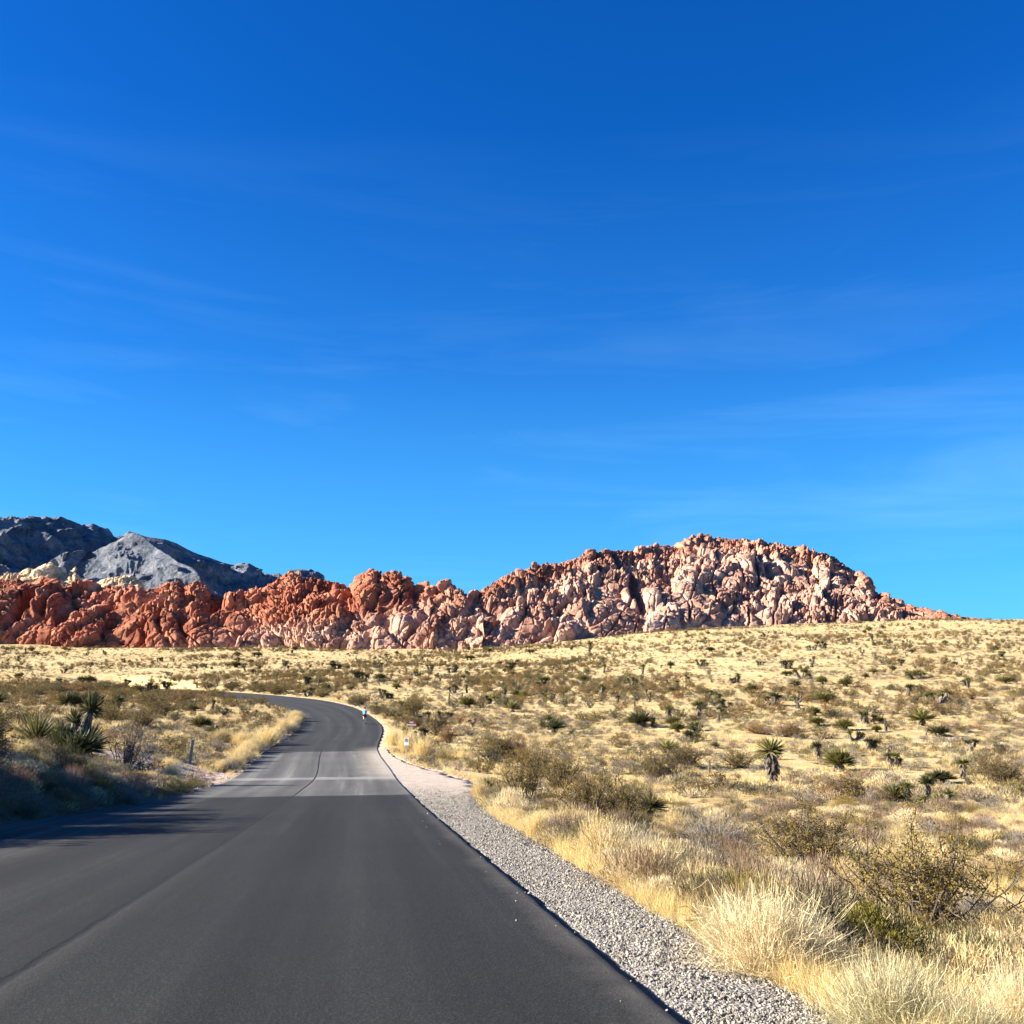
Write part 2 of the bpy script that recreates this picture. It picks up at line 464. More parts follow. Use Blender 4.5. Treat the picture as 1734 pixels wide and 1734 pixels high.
c = tmix(t, lip, c, (.13, .125, .115))
# centre joint, ragged
jo = tmath(t, 'ADD', O_, tmath(t, 'MULTIPLY', tmath(t, 'SUBTRACT', tnoise(t, 2.5, 6, uvn.outputs[0], .7), .5), .16))
jd = tmath(t, 'ABSOLUTE', jo)
jm = t.nodes.new('ShaderNodeMapRange'); jm.inputs[1].default_value = .055; jm.inputs[2].default_value = .015
t.links.new(jd, jm.inputs[0])
jfar = tmath(t, 'MULTIPLY', tmath(t, 'LESS_THAN', Y_, 80.0), jm.outputs[0])
jf = tmath(t, 'MULTIPLY', jfar, ramp(t, tmath(t, 'DIVIDE', Y_, 80.0), [(0, (.9, .9, .9)), (.1, (.6, .6, .6)), (.16, (.25, .25, .25)), (.44, (.25, .25, .25)), (.5, (1, 1, 1))]))
c = tmix(t, jf, c, (.015, .015, .016))
t.links.new(c, b.inputs['Base Color'])
tbump(t, b, tmath(t, 'SUBTRACT', tmath(t, 'MULTIPLY', gran, .8), jf), .9, .02)
offs = [lambda y: -left_w(y) - .03, lambda y: -left_w(y), lambda y: -left_w(y) + .03, lambda y: -left_w(y) * .5 - RW * .5 + 1, -RW * .5, 0, RW * .5, RW - .12, lambda y: RW - .01 + .045 * fbm(y * 2.2, y * 0, o=4, s=12), lambda y: RW + .03 + .045 * fbm(y * 2.2, y * 0, o=4, s=12)]
me = strip('road', -30, 299, 1400, offs, 0.0, [mR], zf=lambda x, y, o, yy: np.where((o >= RW + .03 + .045 * fbm(yy * 2.2, yy * 0, o=4, s=12) - 1e-6) | (o < -left_w(yy) - .01), -0.22, 0))
me2 = me
tag(obj('road', me), 'dark two lane asphalt road curving left towards the red rocks', kind='structure')

# gravel verge on the right
mV, t, b = new_mat('gravel', 0.9, 0.2)
vo = t.nodes.new('ShaderNodeTexVoronoi'); vo.inputs['Scale'].default_value = 34
t.links.new(t.nodes.new('ShaderNodeTexCoord').outputs['Object'], vo.inputs['Vector'])
cc = ramp(t, vo.outputs['Color'], [(0, (.11, .095, .075)), (.4, (.23, .20, .165)), (.75, (.37, .33, .27)), (1, (.58, .53, .45))])
far = ramp(t, tnoise(t, 2.0, 6, rough=.75), [(.35, (.40, .32, .235)), (.65, (.60, .50, .39))])
fm = t.nodes.new('ShaderNodeMapRange'); fm.inputs[1].default_value = 27; fm.inputs[2].default_value = 42
sp = t.nodes.new('ShaderNodeSeparateXYZ'); t.links.new(t.nodes.new('ShaderNodeTexCoord').outputs['Object'], sp.inputs[0]); t.links.new(sp.outputs[1], fm.inputs[0])
c = tmix(t, fm.outputs[0], cc, far)
t.links.new(c, b.inputs['Base Color'])
tbump(t, b, vo.outputs['Distance'], .8, .03)
def gedge(y): return RW + gravel_w(y) * (1 + .2 * fbm(y * .9, y * 0, o=4, s=3)) 
goffs = [RW - .02] + [(lambda k: (lambda y: RW + (gedge(y) - RW) * k))(k) for k in (.1, .25, .4, .55, .7, .85, 1.0)] + [lambda y: gedge(y) + .06]
yy = np.linspace(-20, 82, 900); V = []
for k, o_ in enumerate(goffs):
    o = o_(yy) if callable(o_) else np.full(len(yy), float(o_))
    nx, ny, l = road_n(yy); x = road_x(yy) + o * nx; y = yy + o * ny
    z = ground(x, y, False)[0] + (-.15 if k == len(goffs) - 1 else .0) + .02 * vnoise(x * 5, y * 5)
    V.append(np.stack([x, y, z], -1))
me = mesh_from('gravel_verge', np.stack(V, 1).reshape(-1, 3), grid_faces(len(yy), len(goffs))[:, ::-1], [mV], smooth=True)
tag(obj('gravel_verge', me), 'strip of grey crushed gravel between asphalt and yellow grass', kind='structure')

# ------------------------------------------------------------------ red rock ridges
def rock_mat(name, mountain=False):
    m, t, b = new_mat(name, 0.92, 0.15)
    if mountain:
        n = tnoise(t, .012, 8, rough=.7); n2 = tnoise(t, .05, 8, rough=.8)
        tc_ = t.nodes.new('ShaderNodeTexCoord'); mp_ = t.nodes.new('ShaderNodeMapping'); mp_.inputs['Scale'].default_value = (.1, .1, 1); mp_.inputs['Rotation'].default_value = (.1, .12, 0)
        t.links.new(tc_.outputs['Object'], mp_.inputs[0])
        n4 = tnoise(t, .022, 5, mp_.outputs[0])
        c = ramp(t, n, [(.3, (.13, .155, .20)), (.5, (.235, .258, .30)), (.7, (.45, .45, .46))])  # blue mixed into the limestone greys stands in for distance haze
        c = tmix(t, .5, c, ramp(t, n4, [(.4, (.6, .6, .65)), (.6, (1.25, 1.2, 1.15))]), 'MULTIPLY')
        c = tmix(t, 1., c, ramp(t, n2, [(.42, (.55, .57, .57)), (.52, (1, 1, 1))]), 'MULTIPLY')
        t.links.new(c, b.inputs['Base Color'])
        tbump(t, b, n2, 1.0, 25.0)
        return m
    red = ramp(t, tnoise(t, .09, 6, rough=.65), [(.3, (.24, .07, .04)), (.48, (.42, .15, .082)), (.72, (.58, .29, .17))])
    pale = ramp(t, tnoise(t, .13, 7, rough=.7), [(.3, (.37, .18, .12)), (.48, (.54, .32, .225)), (.7, (.70, .51, .38))])
    cream = ramp(t, tnoise(t, .2, 6), [(.3, (.50, .36, .20)), (.7, (.70, .57, .37))])
    varn = ramp(t, tnoise(t, .45, 8, rough=.8), [(.38, (.42, .33, .31)), (.5, (1, 1, 1))])
    c = tmix(t, tattr(t, 'pale'), red, pale)
    c = tmix(t, tattr(t, 'cream'), c, cream)
    c = tmix(t, .75, c, varn, 'MULTIPLY')
    cd = ramp(t, tattr(t, 'tone'), [(.15, (.62, .54, .53)), (.85, (1.2, 1.2, 1.18))])
    c = tmix(t, 1., c, cd, 'MULTIPLY')
    t.links.new(c, b.inputs['Base Color'])
    tbump(t, b, tnoise(t, .8, 9, rough=.8), .9, 1.2)
    return m
M_ROCK = rock_mat('red_sandstone'); M_MTN = rock_mat('limestone', True)

def ridge(name, label, sky_pts, base_pts, d_base, depth, step=1.0, nt_=230, amps=(4.5, 2.6, 1.1), cells=(15, 7, 3.0),
          lean=50, stretch=2.0, pale=None, cream=0.0, seed=0, hpow=.72, back=.35, mat=None, sub=None, rise=0.0, gull=None):
    us = np.arange(sky_pts[0][0], sky_pts[-1][0] + .01, step)
    sv = np.interp(us, *zip(*sky_pts)); bv = np.interp(us, *zip(*base_pts))
    db = np.interp(us, *zip(*d_base)) if isinstance(d_base, (list, tuple)) else np.full(len(us), float(d_base))
    dp = np.interp(us, *zip(*depth)) if isinstance(depth, (list, tuple)) else np.full(len(us), float(depth))
    bx, by, bz = px_pt(us, bv, db)
    bz = bz - 3.0
    dr = db + dp
    rx, ry, rz_ = px_pt(us, sv, dr)
    rz_ = rz_ - rise
    nb = int(nt_ * back)
    tt = np.concatenate([np.linspace(0, 1, nt_), 1 + np.linspace(0, 1, nb + 1)[1:] * .8])
    T = tt[None, :]
    hf = np.where(T <= 1, np.clip(T, 0, 1) ** hpow, 1 - (T - 1) ** 1.6 * 1.1)
    # plan position runs along the view fan, height by profile
    Y = by[:, None] + (ry - by)[:, None] * T
    X = (bx / by)[:, None] * Y
    Z = bz[:, None] + (rz_ - bz)[:, None] * hf
    P = np.stack([X, Y, Z], -1)
    ga = np.gradient(P, axis=0); gb = np.gradient(P, axis=1)
    nrm = np.cross(ga, gb); nrm /= np.linalg.norm(nrm, axis=-1, keepdims=True) + 1e-9
    # big coarse normal only: keep blobs coherent
    sw = (X * .6 + Z * .5) / 1.0
    la = R(lean)
    ex = math.cos(la); ez = math.sin(la)
    wx = X + 3.5 * fbm(X / 18, Y / 18, Z / 18, 3, seed + 50); wz = Z + 3.5 * fbm(X / 18, Y / 18, Z / 18, 3, seed + 60); wy = Y
    A = (wx * ex + wz * ez) / stretch; B = -wx * ez + wz * ex; C = wy
    disp = 0; tone = 0
    crest = 1 - 0.35 * np.exp(-((T - 1) / .08) ** 2)
    rub = sstep(-.12, .18, fbm(X / 26, Y / 40, Z / 20, 3, seed + 33))      # rubbly patches between smooth slabs
    for k, (am, ce) in enumerate(zip(amps, cells)):
        if k == 1:
            la2 = la + .25; A = (wx * math.cos(la2) + wz * math.sin(la2)) / (1 + (stretch - 1) * .8); B = -wx * math.sin(la2) + wz * math.cos(la2)
        if k == 2:
            A, B = wx / 1.1, wz / .8
        f1, f2, idv, tl = worley(A / ce, C / ce * .6, B / ce, seed + 10 * k)
        dome = np.clip(1 - (f1 / 1.05) ** 2, 0, 1) ** .6
        edge = sstep(0.0, (.26, .18, .2)[k], f2 - f1)
        mod = .25 + 1.1 * idv
        wgt = 1.0 if k == 0 else (.22 + .88 * rub if k == 1 else .08 + 1.05 * rub)
        disp = disp + am * wgt * ((.20 * dome + .50 * mod + (.8, .85, .9)[k] * tl) * edge - .36)
        disp = disp - am * (.0, .35, .4)[k] * (1 - sstep(0, .10, f2 - f1)) * (1 if k < 2 else .3 + rub)
        tone = tone + idv * (.5, .35, .15)[k]
    A0 = wx * ex + wz * ez; B0 = -wx * ez + wz * ex
    cr1 = np.abs(vnoise(B0 / 9 + .3, A0 / 45, Y / 60, seed + 81)); cr2 = np.abs(vnoise(A0 / 13, B0 / 40, Y / 60, seed + 82)); cr3 = np.abs(vnoise(Z / 7 + X / 60, X / 60, Y / 60, seed + 83))
    disp = disp - amps[0] * (.75 * np.exp(-(cr1 / .045) ** 2) + .5 * np.exp(-(cr2 / .03) ** 2) + .3 * np.exp(-(cr3 / .03) ** 2))
    disp = disp + amps[0] * .5 * vnoise(B0 / 24, A0 / 60, Y / 50, seed + 84)
    bed = vnoise(B / .9 + .6 * fbm(X / 9, Y / 9, Z / 9, 2, seed + 44), A / 9, None, seed + 45) + .6 * vnoise(B / .42, A / 6, None, seed + 46)
    disp = disp + .50 * bed
    disp = disp + 0.35 * fbm(X / 1.6, Y / 1.6, Z / 1.6, 3, seed + 90) + (amps[0] * .9) * fbm(X / 40, Y / 40, Z / 30, 3, seed + 70)
    if gull is not None: disp = disp + gull(us[:, None] + 0 * T, T + 0 * us[:, None], X, Z)
    disp = disp * (.25 + .75 * sstep(1.5, 16, (rz_ - bz)[:, None]))
    disp = disp * np.clip(sstep(0, .06, T) * .5 + .5, 0, 1) * crest
    P = P + nrm * disp[..., None] * np.where(T <= 1.02, 1, .5)[..., None]
    up, vp = to_px(P[..., 0], P[..., 1], P[..., 2])
    pl = pale(up, vp, X, Z) if pale else np.zeros(X.shape)
    crm = (cream(up, vp, X, Z) if callable(cream) else np.full(X.shape, float(cream)))
    me = mesh_from(name, P, grid_faces(*X.shape), [mat or M_ROCK], smooth=True,
                   attrs={'pale': pl.ravel(), 'cream': crm.ravel(), 'tone': np.clip(tone, 0, 1).ravel()})
    o = obj(name, me)
    tag(o, label, kind='structure')
    return o

SKY_B = [(86, 1062), (101, 1053), (117, 1035), (137, 1022), (158, 1022), (178, 1024), (186, 1032), (213, 1002), (228, 992), (254, 987), (277, 977), (294, 979), (307, 989), (327, 982), (338, 986), (350, 997), (368, 1005), (393, 1002), (419, 1000), (431, 992), (443, 992), (451, 982), (466, 975), (482, 968), (496, 966), (504, 969), (509, 976), (522, 973), (535, 971), (544, 978), (552, 977), (565, 975), (578, 982), (593, 977), (600, 970), (608, 964), (626, 961), (639, 963), (646, 971), (651, 971), (664, 966), (674, 968), (682, 975), (689, 988), (699, 996), (706, 990), (712, 987), (722, 983), (730, 986), (738, 994), (748, 988), (755, 986), (771, 985), (781, 991), (788, 1002), (800, 1008), (820, 1030)]
BASE_L = [(-400, 1086), (100, 1086), (178, 1094), (228, 1096), (254, 1092), (330, 1089), (431, 1090), (501, 1093), (578, 1101), (641, 1104), (730, 1109), (800, 1104), (830, 1098)]
SKY_C = [(735, 1050), (760, 1022), (788, 1004), (802, 998), (818, 989), (835, 984), (851, 979), (866, 975), (881, 966), (892, 968), (907, 957), (922, 957), (945, 954), (968, 947), (988, 938), (1000, 930), (1008, 930), (1014, 935), (1026, 927), (1049, 926), (1059, 926), (1070, 930), (1084, 927), (1098, 925), (1106, 919), (1112, 919), (1120, 924), (1150, 919), (1171, 907), (1194, 902), (1210, 905), (1228, 907), (1257, 906), (1279, 912), (1308, 918), (1346, 925), (1372, 931), (1404, 936), (1423, 944), (1436, 958), (1455, 971), (1471, 976), (1480, 989), (1490, 1000), (1503, 1003), (1515, 1013), (1538, 1019), (1563, 1025), (1592, 1033), (1605, 1038), (1640, 1041), (1672, 1044), (1700, 1049), (1725, 1056)]
BASE_C = [(720, 1109), (781, 1104), (805, 1099), (843, 1094), (881, 1089), (932, 1084), (983, 1078), (1034, 1070), (1085, 1066), (1135, 1058), (1220, 1056), (1276, 1055), (1372, 1050), (1467, 1047), (1563, 1046), (1620, 1048), (1725, 1056)]
SKY_A = [(-400, 980), (-200, 960), (-60, 980), (0, 979), (20, 974), (45, 979), (60, 972), (75, 970), (84, 978), (95, 990), (102, 1000), (108, 996), (118, 1010), (132, 1018), (142, 1032), (150, 1050), (165, 1075)]
SKY_CR = [(-300, 975), (-60, 966), (-20, 972), (0, 970), (10, 966), (20, 965), (30, 961), (42, 956), (52, 959), (60, 953), (70, 950), (80, 951), (88, 957), (100, 955), (108, 960), (118, 957), (124, 956), (132, 966), (140, 985), (150, 1010)]
SKY_D = [(125, 1010), (145, 992), (155, 988), (170, 984), (178, 978), (190, 975), (208, 970), (218, 970), (228, 978), (238, 990), (252, 1005)]
SKY_E = [(60, 1000), (100, 992), (140, 990), (180, 992), (215, 996), (250, 1005), (300, 1010)]

def pale_B(u, v, X, Z):
    h = 1062 - (u - 430) * 0.12 + 14 * fbm(X / 12, Z / 6, o=3, s=8)         # pale beds low in the ridge, rising to the right
    p = sstep(-14, 16, v - h) * sstep(330, 460, u) + sstep(690, 760, u) * .5
    return np.clip(p + .25 * sstep(240, 300, u) * sstep(1080, 1090, v), 0, 1)
def pale_C(u, v, X, Z):
    top = np.interp(u, *zip(*SKY_C))
    h = 6 + 16 * (0.5 + fbm(X / 14, Z / 10, o=3, s=18))
    return np.clip(.30 + .65 * sstep(-4, 24, (v - top) - h) + .3 * fbm(X / 9, Z / 5, o=3, s=21), 0, 1)
def gull_C(u, t_, X, Z):
    # two steep ravines cutting the hill
    g = 0
    for (u0, t0, u1, t1, w, dpt) in ((1040, .95, 1085, .35, 5, 6), (1075, .45, 1092, .15, 6, 6), (1195, .97, 1225, .6, 4, 5), (1275, .95, 1312, .45, 5, 5), (980, .12, 990, .02, 9, 8), (1340, .55, 1400, .3, 4, 3), (880, .8, 890, .5, 4, 4)):
        k = np.clip((t_ - t1) / (t0 - t1), 0, 1)
        uc = u1 + (u0 - u1) * k
        g = g - dpt * np.exp(-((u - uc) / w) ** 2) * sstep(t1 - .06, t1 + .05, t_) * sstep(t0 + .06, t0 - .05, t_)
    return g
def gull_A(u, t_, X, Z):
    g = 0
    for (u0, t0, u1, t1, w, dpt) in ((75, 1.0, 20, .25, 7, 8), (98, .9, 60, .3, 6, 10), (118, .9, 100, .1, 9, 12), (50, .5, 10, .1, 8, 6)):
        k = np.clip((t_ - t1) / (t0 - t1), 0, 1)
        uc = u1 + (u0 - u1) * k
        g = g - dpt * np.exp(-((u - uc) / w) ** 2) * sstep(t1 - .06, t1 + .05, t_) * sstep(t0 + .06, t0 - .05, t_)
    return g

ridge('sandstone_hill', 'long pinkish tan boulder hill on the right with reddish crest', SKY_C, BASE_C,
      [(720, 425), (800, 428), (980, 440), (1100, 455), (1250, 475), (1725, 480)], [(720, 10), (760, 40), (900, 85), (1200, 150), (1420, 120), (1500, 60), (1600, 20), (1725, 8)],
      step=.9, nt_=270, amps=(4.4, 2.4, 1.3), cells=(13, 4.5, 2.1), lean=58, stretch=2.4, pale=pale_C, seed=100, hpow=.8, gull=gull_C, rise=1.0)
ridge('sandstone_ridge', 'jagged red orange slab ridge in the middle with paler pink lower beds', SKY_B, BASE_L,
      [(60, 470), (430, 465), (640, 440), (830, 432)], [(86, 12), (140, 30), (280, 60), (620, 70), (790, 50), (820, 30)],
      step=.8, nt_=230, amps=(5.0, 2.6, 1.4), cells=(14, 5.0, 2.1), lean=46, stretch=3.0, pale=pale_B, seed=200, hpow=.75, rise=2.0)
ridge('sandstone_butte', 'red cliff at the left edge with deep shadowed clefts', SKY_A, BASE_L,
      488, [(-400, 60), (60, 60), (120, 45), (165, 10)], step=.8, nt_=230, amps=(5.5, 2.8, 1.3), cells=(19, 7, 2.6), lean=60, stretch=2.0, seed=300, hpow=.55, gull=gull_A, rise=1.0)
ridge('sandstone_saddle', 'low dark red saddle in shade between the left cliff and the slab ridge', SKY_E, [(60, 1080), (300, 1080)],
      508, [(60, 45), (300, 45)], step=1, nt_=120, amps=(5, 2.5, 1), seed=350, cells=(18, 8, 3.5))
ridge('cream_sandstone', 'cream coloured rounded rocks crowning the left red cliff', SKY_CR, [(-300, 1020), (160, 1020)],
      600, 40, step=.8, nt_=130, amps=(5, 3, 1.2), cells=(17, 8, 3.5), lean=40, stretch=1.5, cream=1.0, seed=400, rise=1.5)
ridge('cream_outcrop', 'small cream rock outcrop in the gap before the grey mountain', SKY_D, [(100, 1040), (260, 1040)],
      660, 45, step=.8, nt_=130, amps=(4.2, 3, 1.5), cells=(14, 8, 4), lean=30, stretch=1.6, cream=1.0, seed=450, rise=1.5)

# ------------------------------------------------------------------ grey mountains
def mountain(name, label, crest, foot, depths, nt_=220, step=1.5, amp=60, seed=0, lay=0, hp=.9, damp=.98):
    """crest: (u, v, distance); foot: (u, v, distance) lines interpolated by u fraction"""
    n = 620
    k = np.linspace(0, 1, n)
    def ln(pts):
        p = np.array(pts, float); s = np.concatenate([[0], np.cumsum(np.hypot(np.diff(p[:, 0]), np.diff(p[:, 1])))]); s /= s[-1]
        return [np.interp(k, s, p[:, i]) for i in range(3)]
    cu, cv, cd = ln(crest); fu, fv, fd = ln(foot)
    C = np.stack(px_pt(cu, cv, cd), -1); B = np.stack(px_pt(fu, fv, fd), -1)
    B[:, 2] -= 40
    tt = np.concatenate([np.linspace(0, 1, nt_), 1 + np.linspace(0, 1, 30)[1:]])
    T = tt[None, :, None]
    P = np.where(T <= 1, B[:, None] + (C - B)[:, None] * T, C[:, None] + (T - 1) * np.array([300., 900., -500.]))
    P[..., 2] += (np.clip(tt, 0, 1) ** hp - np.clip(tt, 0, 1))[None, :] * (C - B)[:, None, 2]
    ga = np.gradient(P, axis=0); gb = np.gradient(P, axis=1)
    nr = np.cross(ga, gb); nr /= np.linalg.norm(nr, axis=-1, keepdims=True) + 1e-9
    X, Y, Z = P[..., 0], P[..., 1], P[..., 2]
    s = 240.
    rid = 0; am_ = 1.0; sc2 = s
    for q in range(6):
        v_ = 1 - np.abs(vnoise(X / sc2 + 5 * q, Y / sc2, (Z + .4 * X) / sc2 / 2.2, seed + q)) * 2
        rid = rid + am_ * v_ * (1 if q == 0 else .6 + .4 * np.clip(rid, 0, 1)); am_ *= .52; sc2 /= 2.05
    rid = rid * .8
    gul = 1 - np.abs(vnoise(X / 70 + Z / 200, Y / 70, Z / 500, seed + 7)) * 2
    strat = vnoise(X / 900, Y / 900, (Z - .12 * X) / 16, seed + 9) * 7
    D = strat + amp * rid + amp * .28 * gul + amp * .25 * fbm(X / 60, Y / 60, Z / 40, 4, seed + 20)
    D = D * (tt <= 1.0)[None, :] * (1 - np.exp(-((tt[None, :] - 1) / .16) ** 2) * damp)
    P = P + nr * D[..., None]
    o = obj(name, mesh_from(name, P, grid_faces(n, len(tt)), [M_MTN], smooth=True))
    return tag(o, label, kind='structure')
mountain('grey_mountain', 'long grey cliff topped mountain far behind at the left edge',
         [(-500, 905, 3000), (-200, 880, 3200), (0, 885, 3400), (38, 887, 3450), (53, 888, 3480), (66, 884, 3500), (84, 884, 3520), (114, 888, 3560), (137, 893, 3620), (152, 895, 3650), (160, 900, 3680), (165, 914, 3720), (173, 923, 3760), (190, 921, 3850), (212, 915, 3950), (250, 935, 4100), (300, 975, 4200)],
         [(-560, 1080, 2300), (0, 1080, 2900), (300, 1080, 3700)], None, seed=11, amp=62, hp=.5, damp=.985)
mountain('shaded_mountain', 'dark blue grey shaded mountain sloping down to the right far behind',
         [(215, 925, 3500), (244, 908, 3500), (264, 911, 3520), (279, 913, 3540), (299, 920, 3600), (317, 930, 3660), (335, 938, 3720), (355, 944, 3780), (376, 952, 3840), (396, 957, 3900), (410, 954, 3920), (418, 955, 3940), (430, 963, 3980), (451, 972, 4040), (463, 976, 4060), (482, 972, 4100), (499, 965, 4120), (512, 964, 4150), (527, 969, 4180), (545, 979, 4220), (600, 1010, 4300)],
         [(150, 1080, 2700), (600, 1080, 3600)], None, seed=23, amp=50, damp=.95)
mountain('mountain_spur', 'sunlit grey spur with a blunt peak in front of the shaded mountain',
         [(140, 962, 3050), (160, 950, 3060), (185, 942, 3060), (196, 935, 3050), (203, 925, 3040), (210, 913, 3020), (216, 907, 3010), (226, 905, 3000), (240, 910, 2990), (262, 926, 2950), (290, 945, 2800), (322, 965, 2600), (345, 985, 2450), (368, 1008, 2300), (380, 1030, 2200)],
         [(20, 1080, 3000), (330, 1080, 1900)], None, seed=37, amp=62, hp=.85, damp=.86)

# ================================================================== plants: mesh primitives
def strips(P, w, side):
    """P (N,K,3) centre lines, w (N,K) widths, side (N,3) -> verts, quads"""
    P = np.asarray(P, float); Np, K, _ = P.shape
    s = side[:, None, :] * w[..., None] * .5
    V = np.stack([P - s, P + s], 2).reshape(-1, 3)
    base = (np.arange(Np) * K * 2)[:, None] + (np.arange(K - 1) * 2)[None]
    a = base.ravel()
    return V, np.stack([a, a + 1, a + 3, a + 2], 1)

def tubes(P, r, n=3):
    P = np.asarray(P, float); Np, K, _ = P.shape
    t = np.gradient(P, axis=1); t /= np.linalg.norm(t, axis=-1, keepdims=True) + 1e-9
    ref = np.where(np.abs(t[..., 2:3]) > .9, np.array([1., 0, 0]), np.array([0, 0, 1.]))
    a = np.cross(t, ref); a /= np.linalg.norm(a, axis=-1, keepdims=True) + 1e-9
    b = np.cross(t, a)
    an = np.arange(n) * 2 * math.pi / n
    V = P[:, :, None] + (a[:, :, None] * np.cos(an)[:, None] + b[:, :, None] * np.sin(an)[:, None]) * r[:, :, None, None]
    base = (np.arange(Np) * K * n)[:, None, None] + (np.arange(K - 1) * n)[None, :, None]
    i = np.arange(n)[None, None]
    q = np.stack([base + i, base + (i + 1) % n, base + n + (i + 1) % n, base + n + i], -1).reshape(-1, 4)
    return V.reshape(-1, 3), q

class MB:
    def __init__(s): s.V = []; s.F = []; s.M = []; s.n = 0
    def add(s, vf, m=0):
        V, Fq = vf; s.V.append(V); s.F.append(Fq + s.n); s.M.append(np.full(len(Fq), m)); s.n += len(V); return s
    def mesh(s, name, mats, smooth=False):
        return mesh_from(name, np.concatenate(s.V), np.concatenate(s.F), mats, np.concatenate(s.M), smooth)

def unit(a): return a / (np.linalg.norm(a, axis=-1, keepdims=True) + 1e-9)

def cap_dirs(g, n, el0, el1):
    """random directions between two elevations (radians)"""
    z = np.sin(g.uniform(el0, el1, n)) if el0 > -1.2 else g.uniform(-1, 1, n)
    a = g.uniform(0, 2 * math.pi, n); r = np.sqrt(np.clip(1 - z * z, 0, 1))
    return np.stack([r * np.cos(a), r * np.sin(a), z], -1)

def paths(g, base, dirs, L, K, up=.25, jit=.04):
    """curving stems: base (N,3), dirs, lengths"""
    n = len(base); P = np.zeros((n, K, 3)); P[:, 0] = base; d = dirs.copy(); st = (L / (K - 1))[:, None]
    for k in range(1, K):
        d = unit(d + np.array([0, 0, up / (K - 1)]) + g.normal(0, jit, (n, 3)))
        P[:, k] = P[:, k - 1] + d * st
    return P, d

def branch_from(g, P, d, per, t0, t1, spread):
    """child start points on parent paths"""
    n, K, _ = P.shape
    t = g.uniform(t0, t1, (n, per)) * (K - 1); i = np.clip(t.astype(int), 0, K - 2); f = (t - i)[..., None]
    idx = np.arange(n)[:, None]
    B = P[idx, i] * (1 - f) + P[idx, i + 1] * f
    D = unit(P[idx, i + 1] - P[idx, i] + g.normal(0, spread, (n, per, 3)))
    return B.reshape(-1, 3), D.reshape(-1, 3)

def plant_mat(name, c0, c1, var=.25, trans=.25, rough=.8):
    m, t, b = new_mat(name, rough, .2)
    oi = t.nodes.new('ShaderNodeObjectInfo')
    geo = t.nodes.new('ShaderNodeTexCoord')
    n = tnoise(t, 9.0, 4, geo.outputs['Object'], .8)
    c = ramp(t, n, [(.35, c0), (.65, c1)])
    k = tmath(t, 'MULTIPLY_ADD', oi.outputs['Random'], var * 2, 1 - var)
    hsn = t.nodes.new('ShaderNodeHueSaturation'); t.links.new(c, hsn.inputs['Color']); t.links.new(k, hsn.inputs['Value'])
    t.links.new(hsn.outputs[0], b.inputs['Base Color'])
    if trans:
        tr = t.nodes.new('ShaderNodeBsdfTranslucent'); t.links.new(hsn.outputs[0], tr.inputs[0])
        mxs = t.nodes.new('ShaderNodeMixShader'); mxs.inputs[0].default_value = trans
        t.links.new(b.outputs[0], mxs.inputs[1]); t.links.new(tr.outputs[0], mxs.inputs[2])
        t.links.new(mxs.outputs[0], t.nodes['Material Output'].inputs[0])
    return m

M_GOLD = plant_mat('golden_grass', (.56, .40, .14), (.76, .60, .28), .2, .3)
M_TANG = plant_mat('tan_grass', (.54, .40, .17), (.74, .60, .31), .25, .3)
M_STRAW = plant_mat('straw_stems', (.48, .38, .20), (.72, .61, .38), .15, .25)
M_PALEG = plant_mat('pale_green_stems', (.44, .38, .19), (.66, .59, .36), .12, .25)
M_BARK = plant_mat('shrub_bark', (.055, .045, .04), (.15, .125, .11), .2, 0)
M_GREYT = plant_mat('grey_twigs', (.12, .10, .08), (.32, .27, .21), .25, .1)
M_OLIVE = plant_mat('creosote_leaves', (.13, .095, .02), (.27, .19, .05), .3, .25)
M_RUST = plant_mat('rust_leaves', (.22, .12, .035), (.42, .25, .085), .2, .25)
M_GREEN = plant_mat('yellow_green_leaves', (.105, .085, .012), (.24, .195, .035), .1, .3)
M_BROWN = plant_mat('brown_scrub', (.16, .105, .06), (.33, .24, .15), .3, .15)
M_DKSC = plant_mat('dark_scrub', (.06, .06, .025), (.15, .14, .06), .3, .15)
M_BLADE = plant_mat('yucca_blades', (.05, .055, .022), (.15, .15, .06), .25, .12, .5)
M_BLADE2 = plant_mat('pale_yucca_blades', (.11, .105, .03), (.28, .26, .09), .2, .12, .5)  # lighter yellow-olive blades for every other yucca variant
M_DEAD = plant_mat('dead_yucca_leaves', (.07, .058, .045), (.23, .19, .14), .2, .05)
M_PINK = plant_mat('reddish_dry_stems', (.25, .13, .08), (.42, .25, .17), .2, .2)

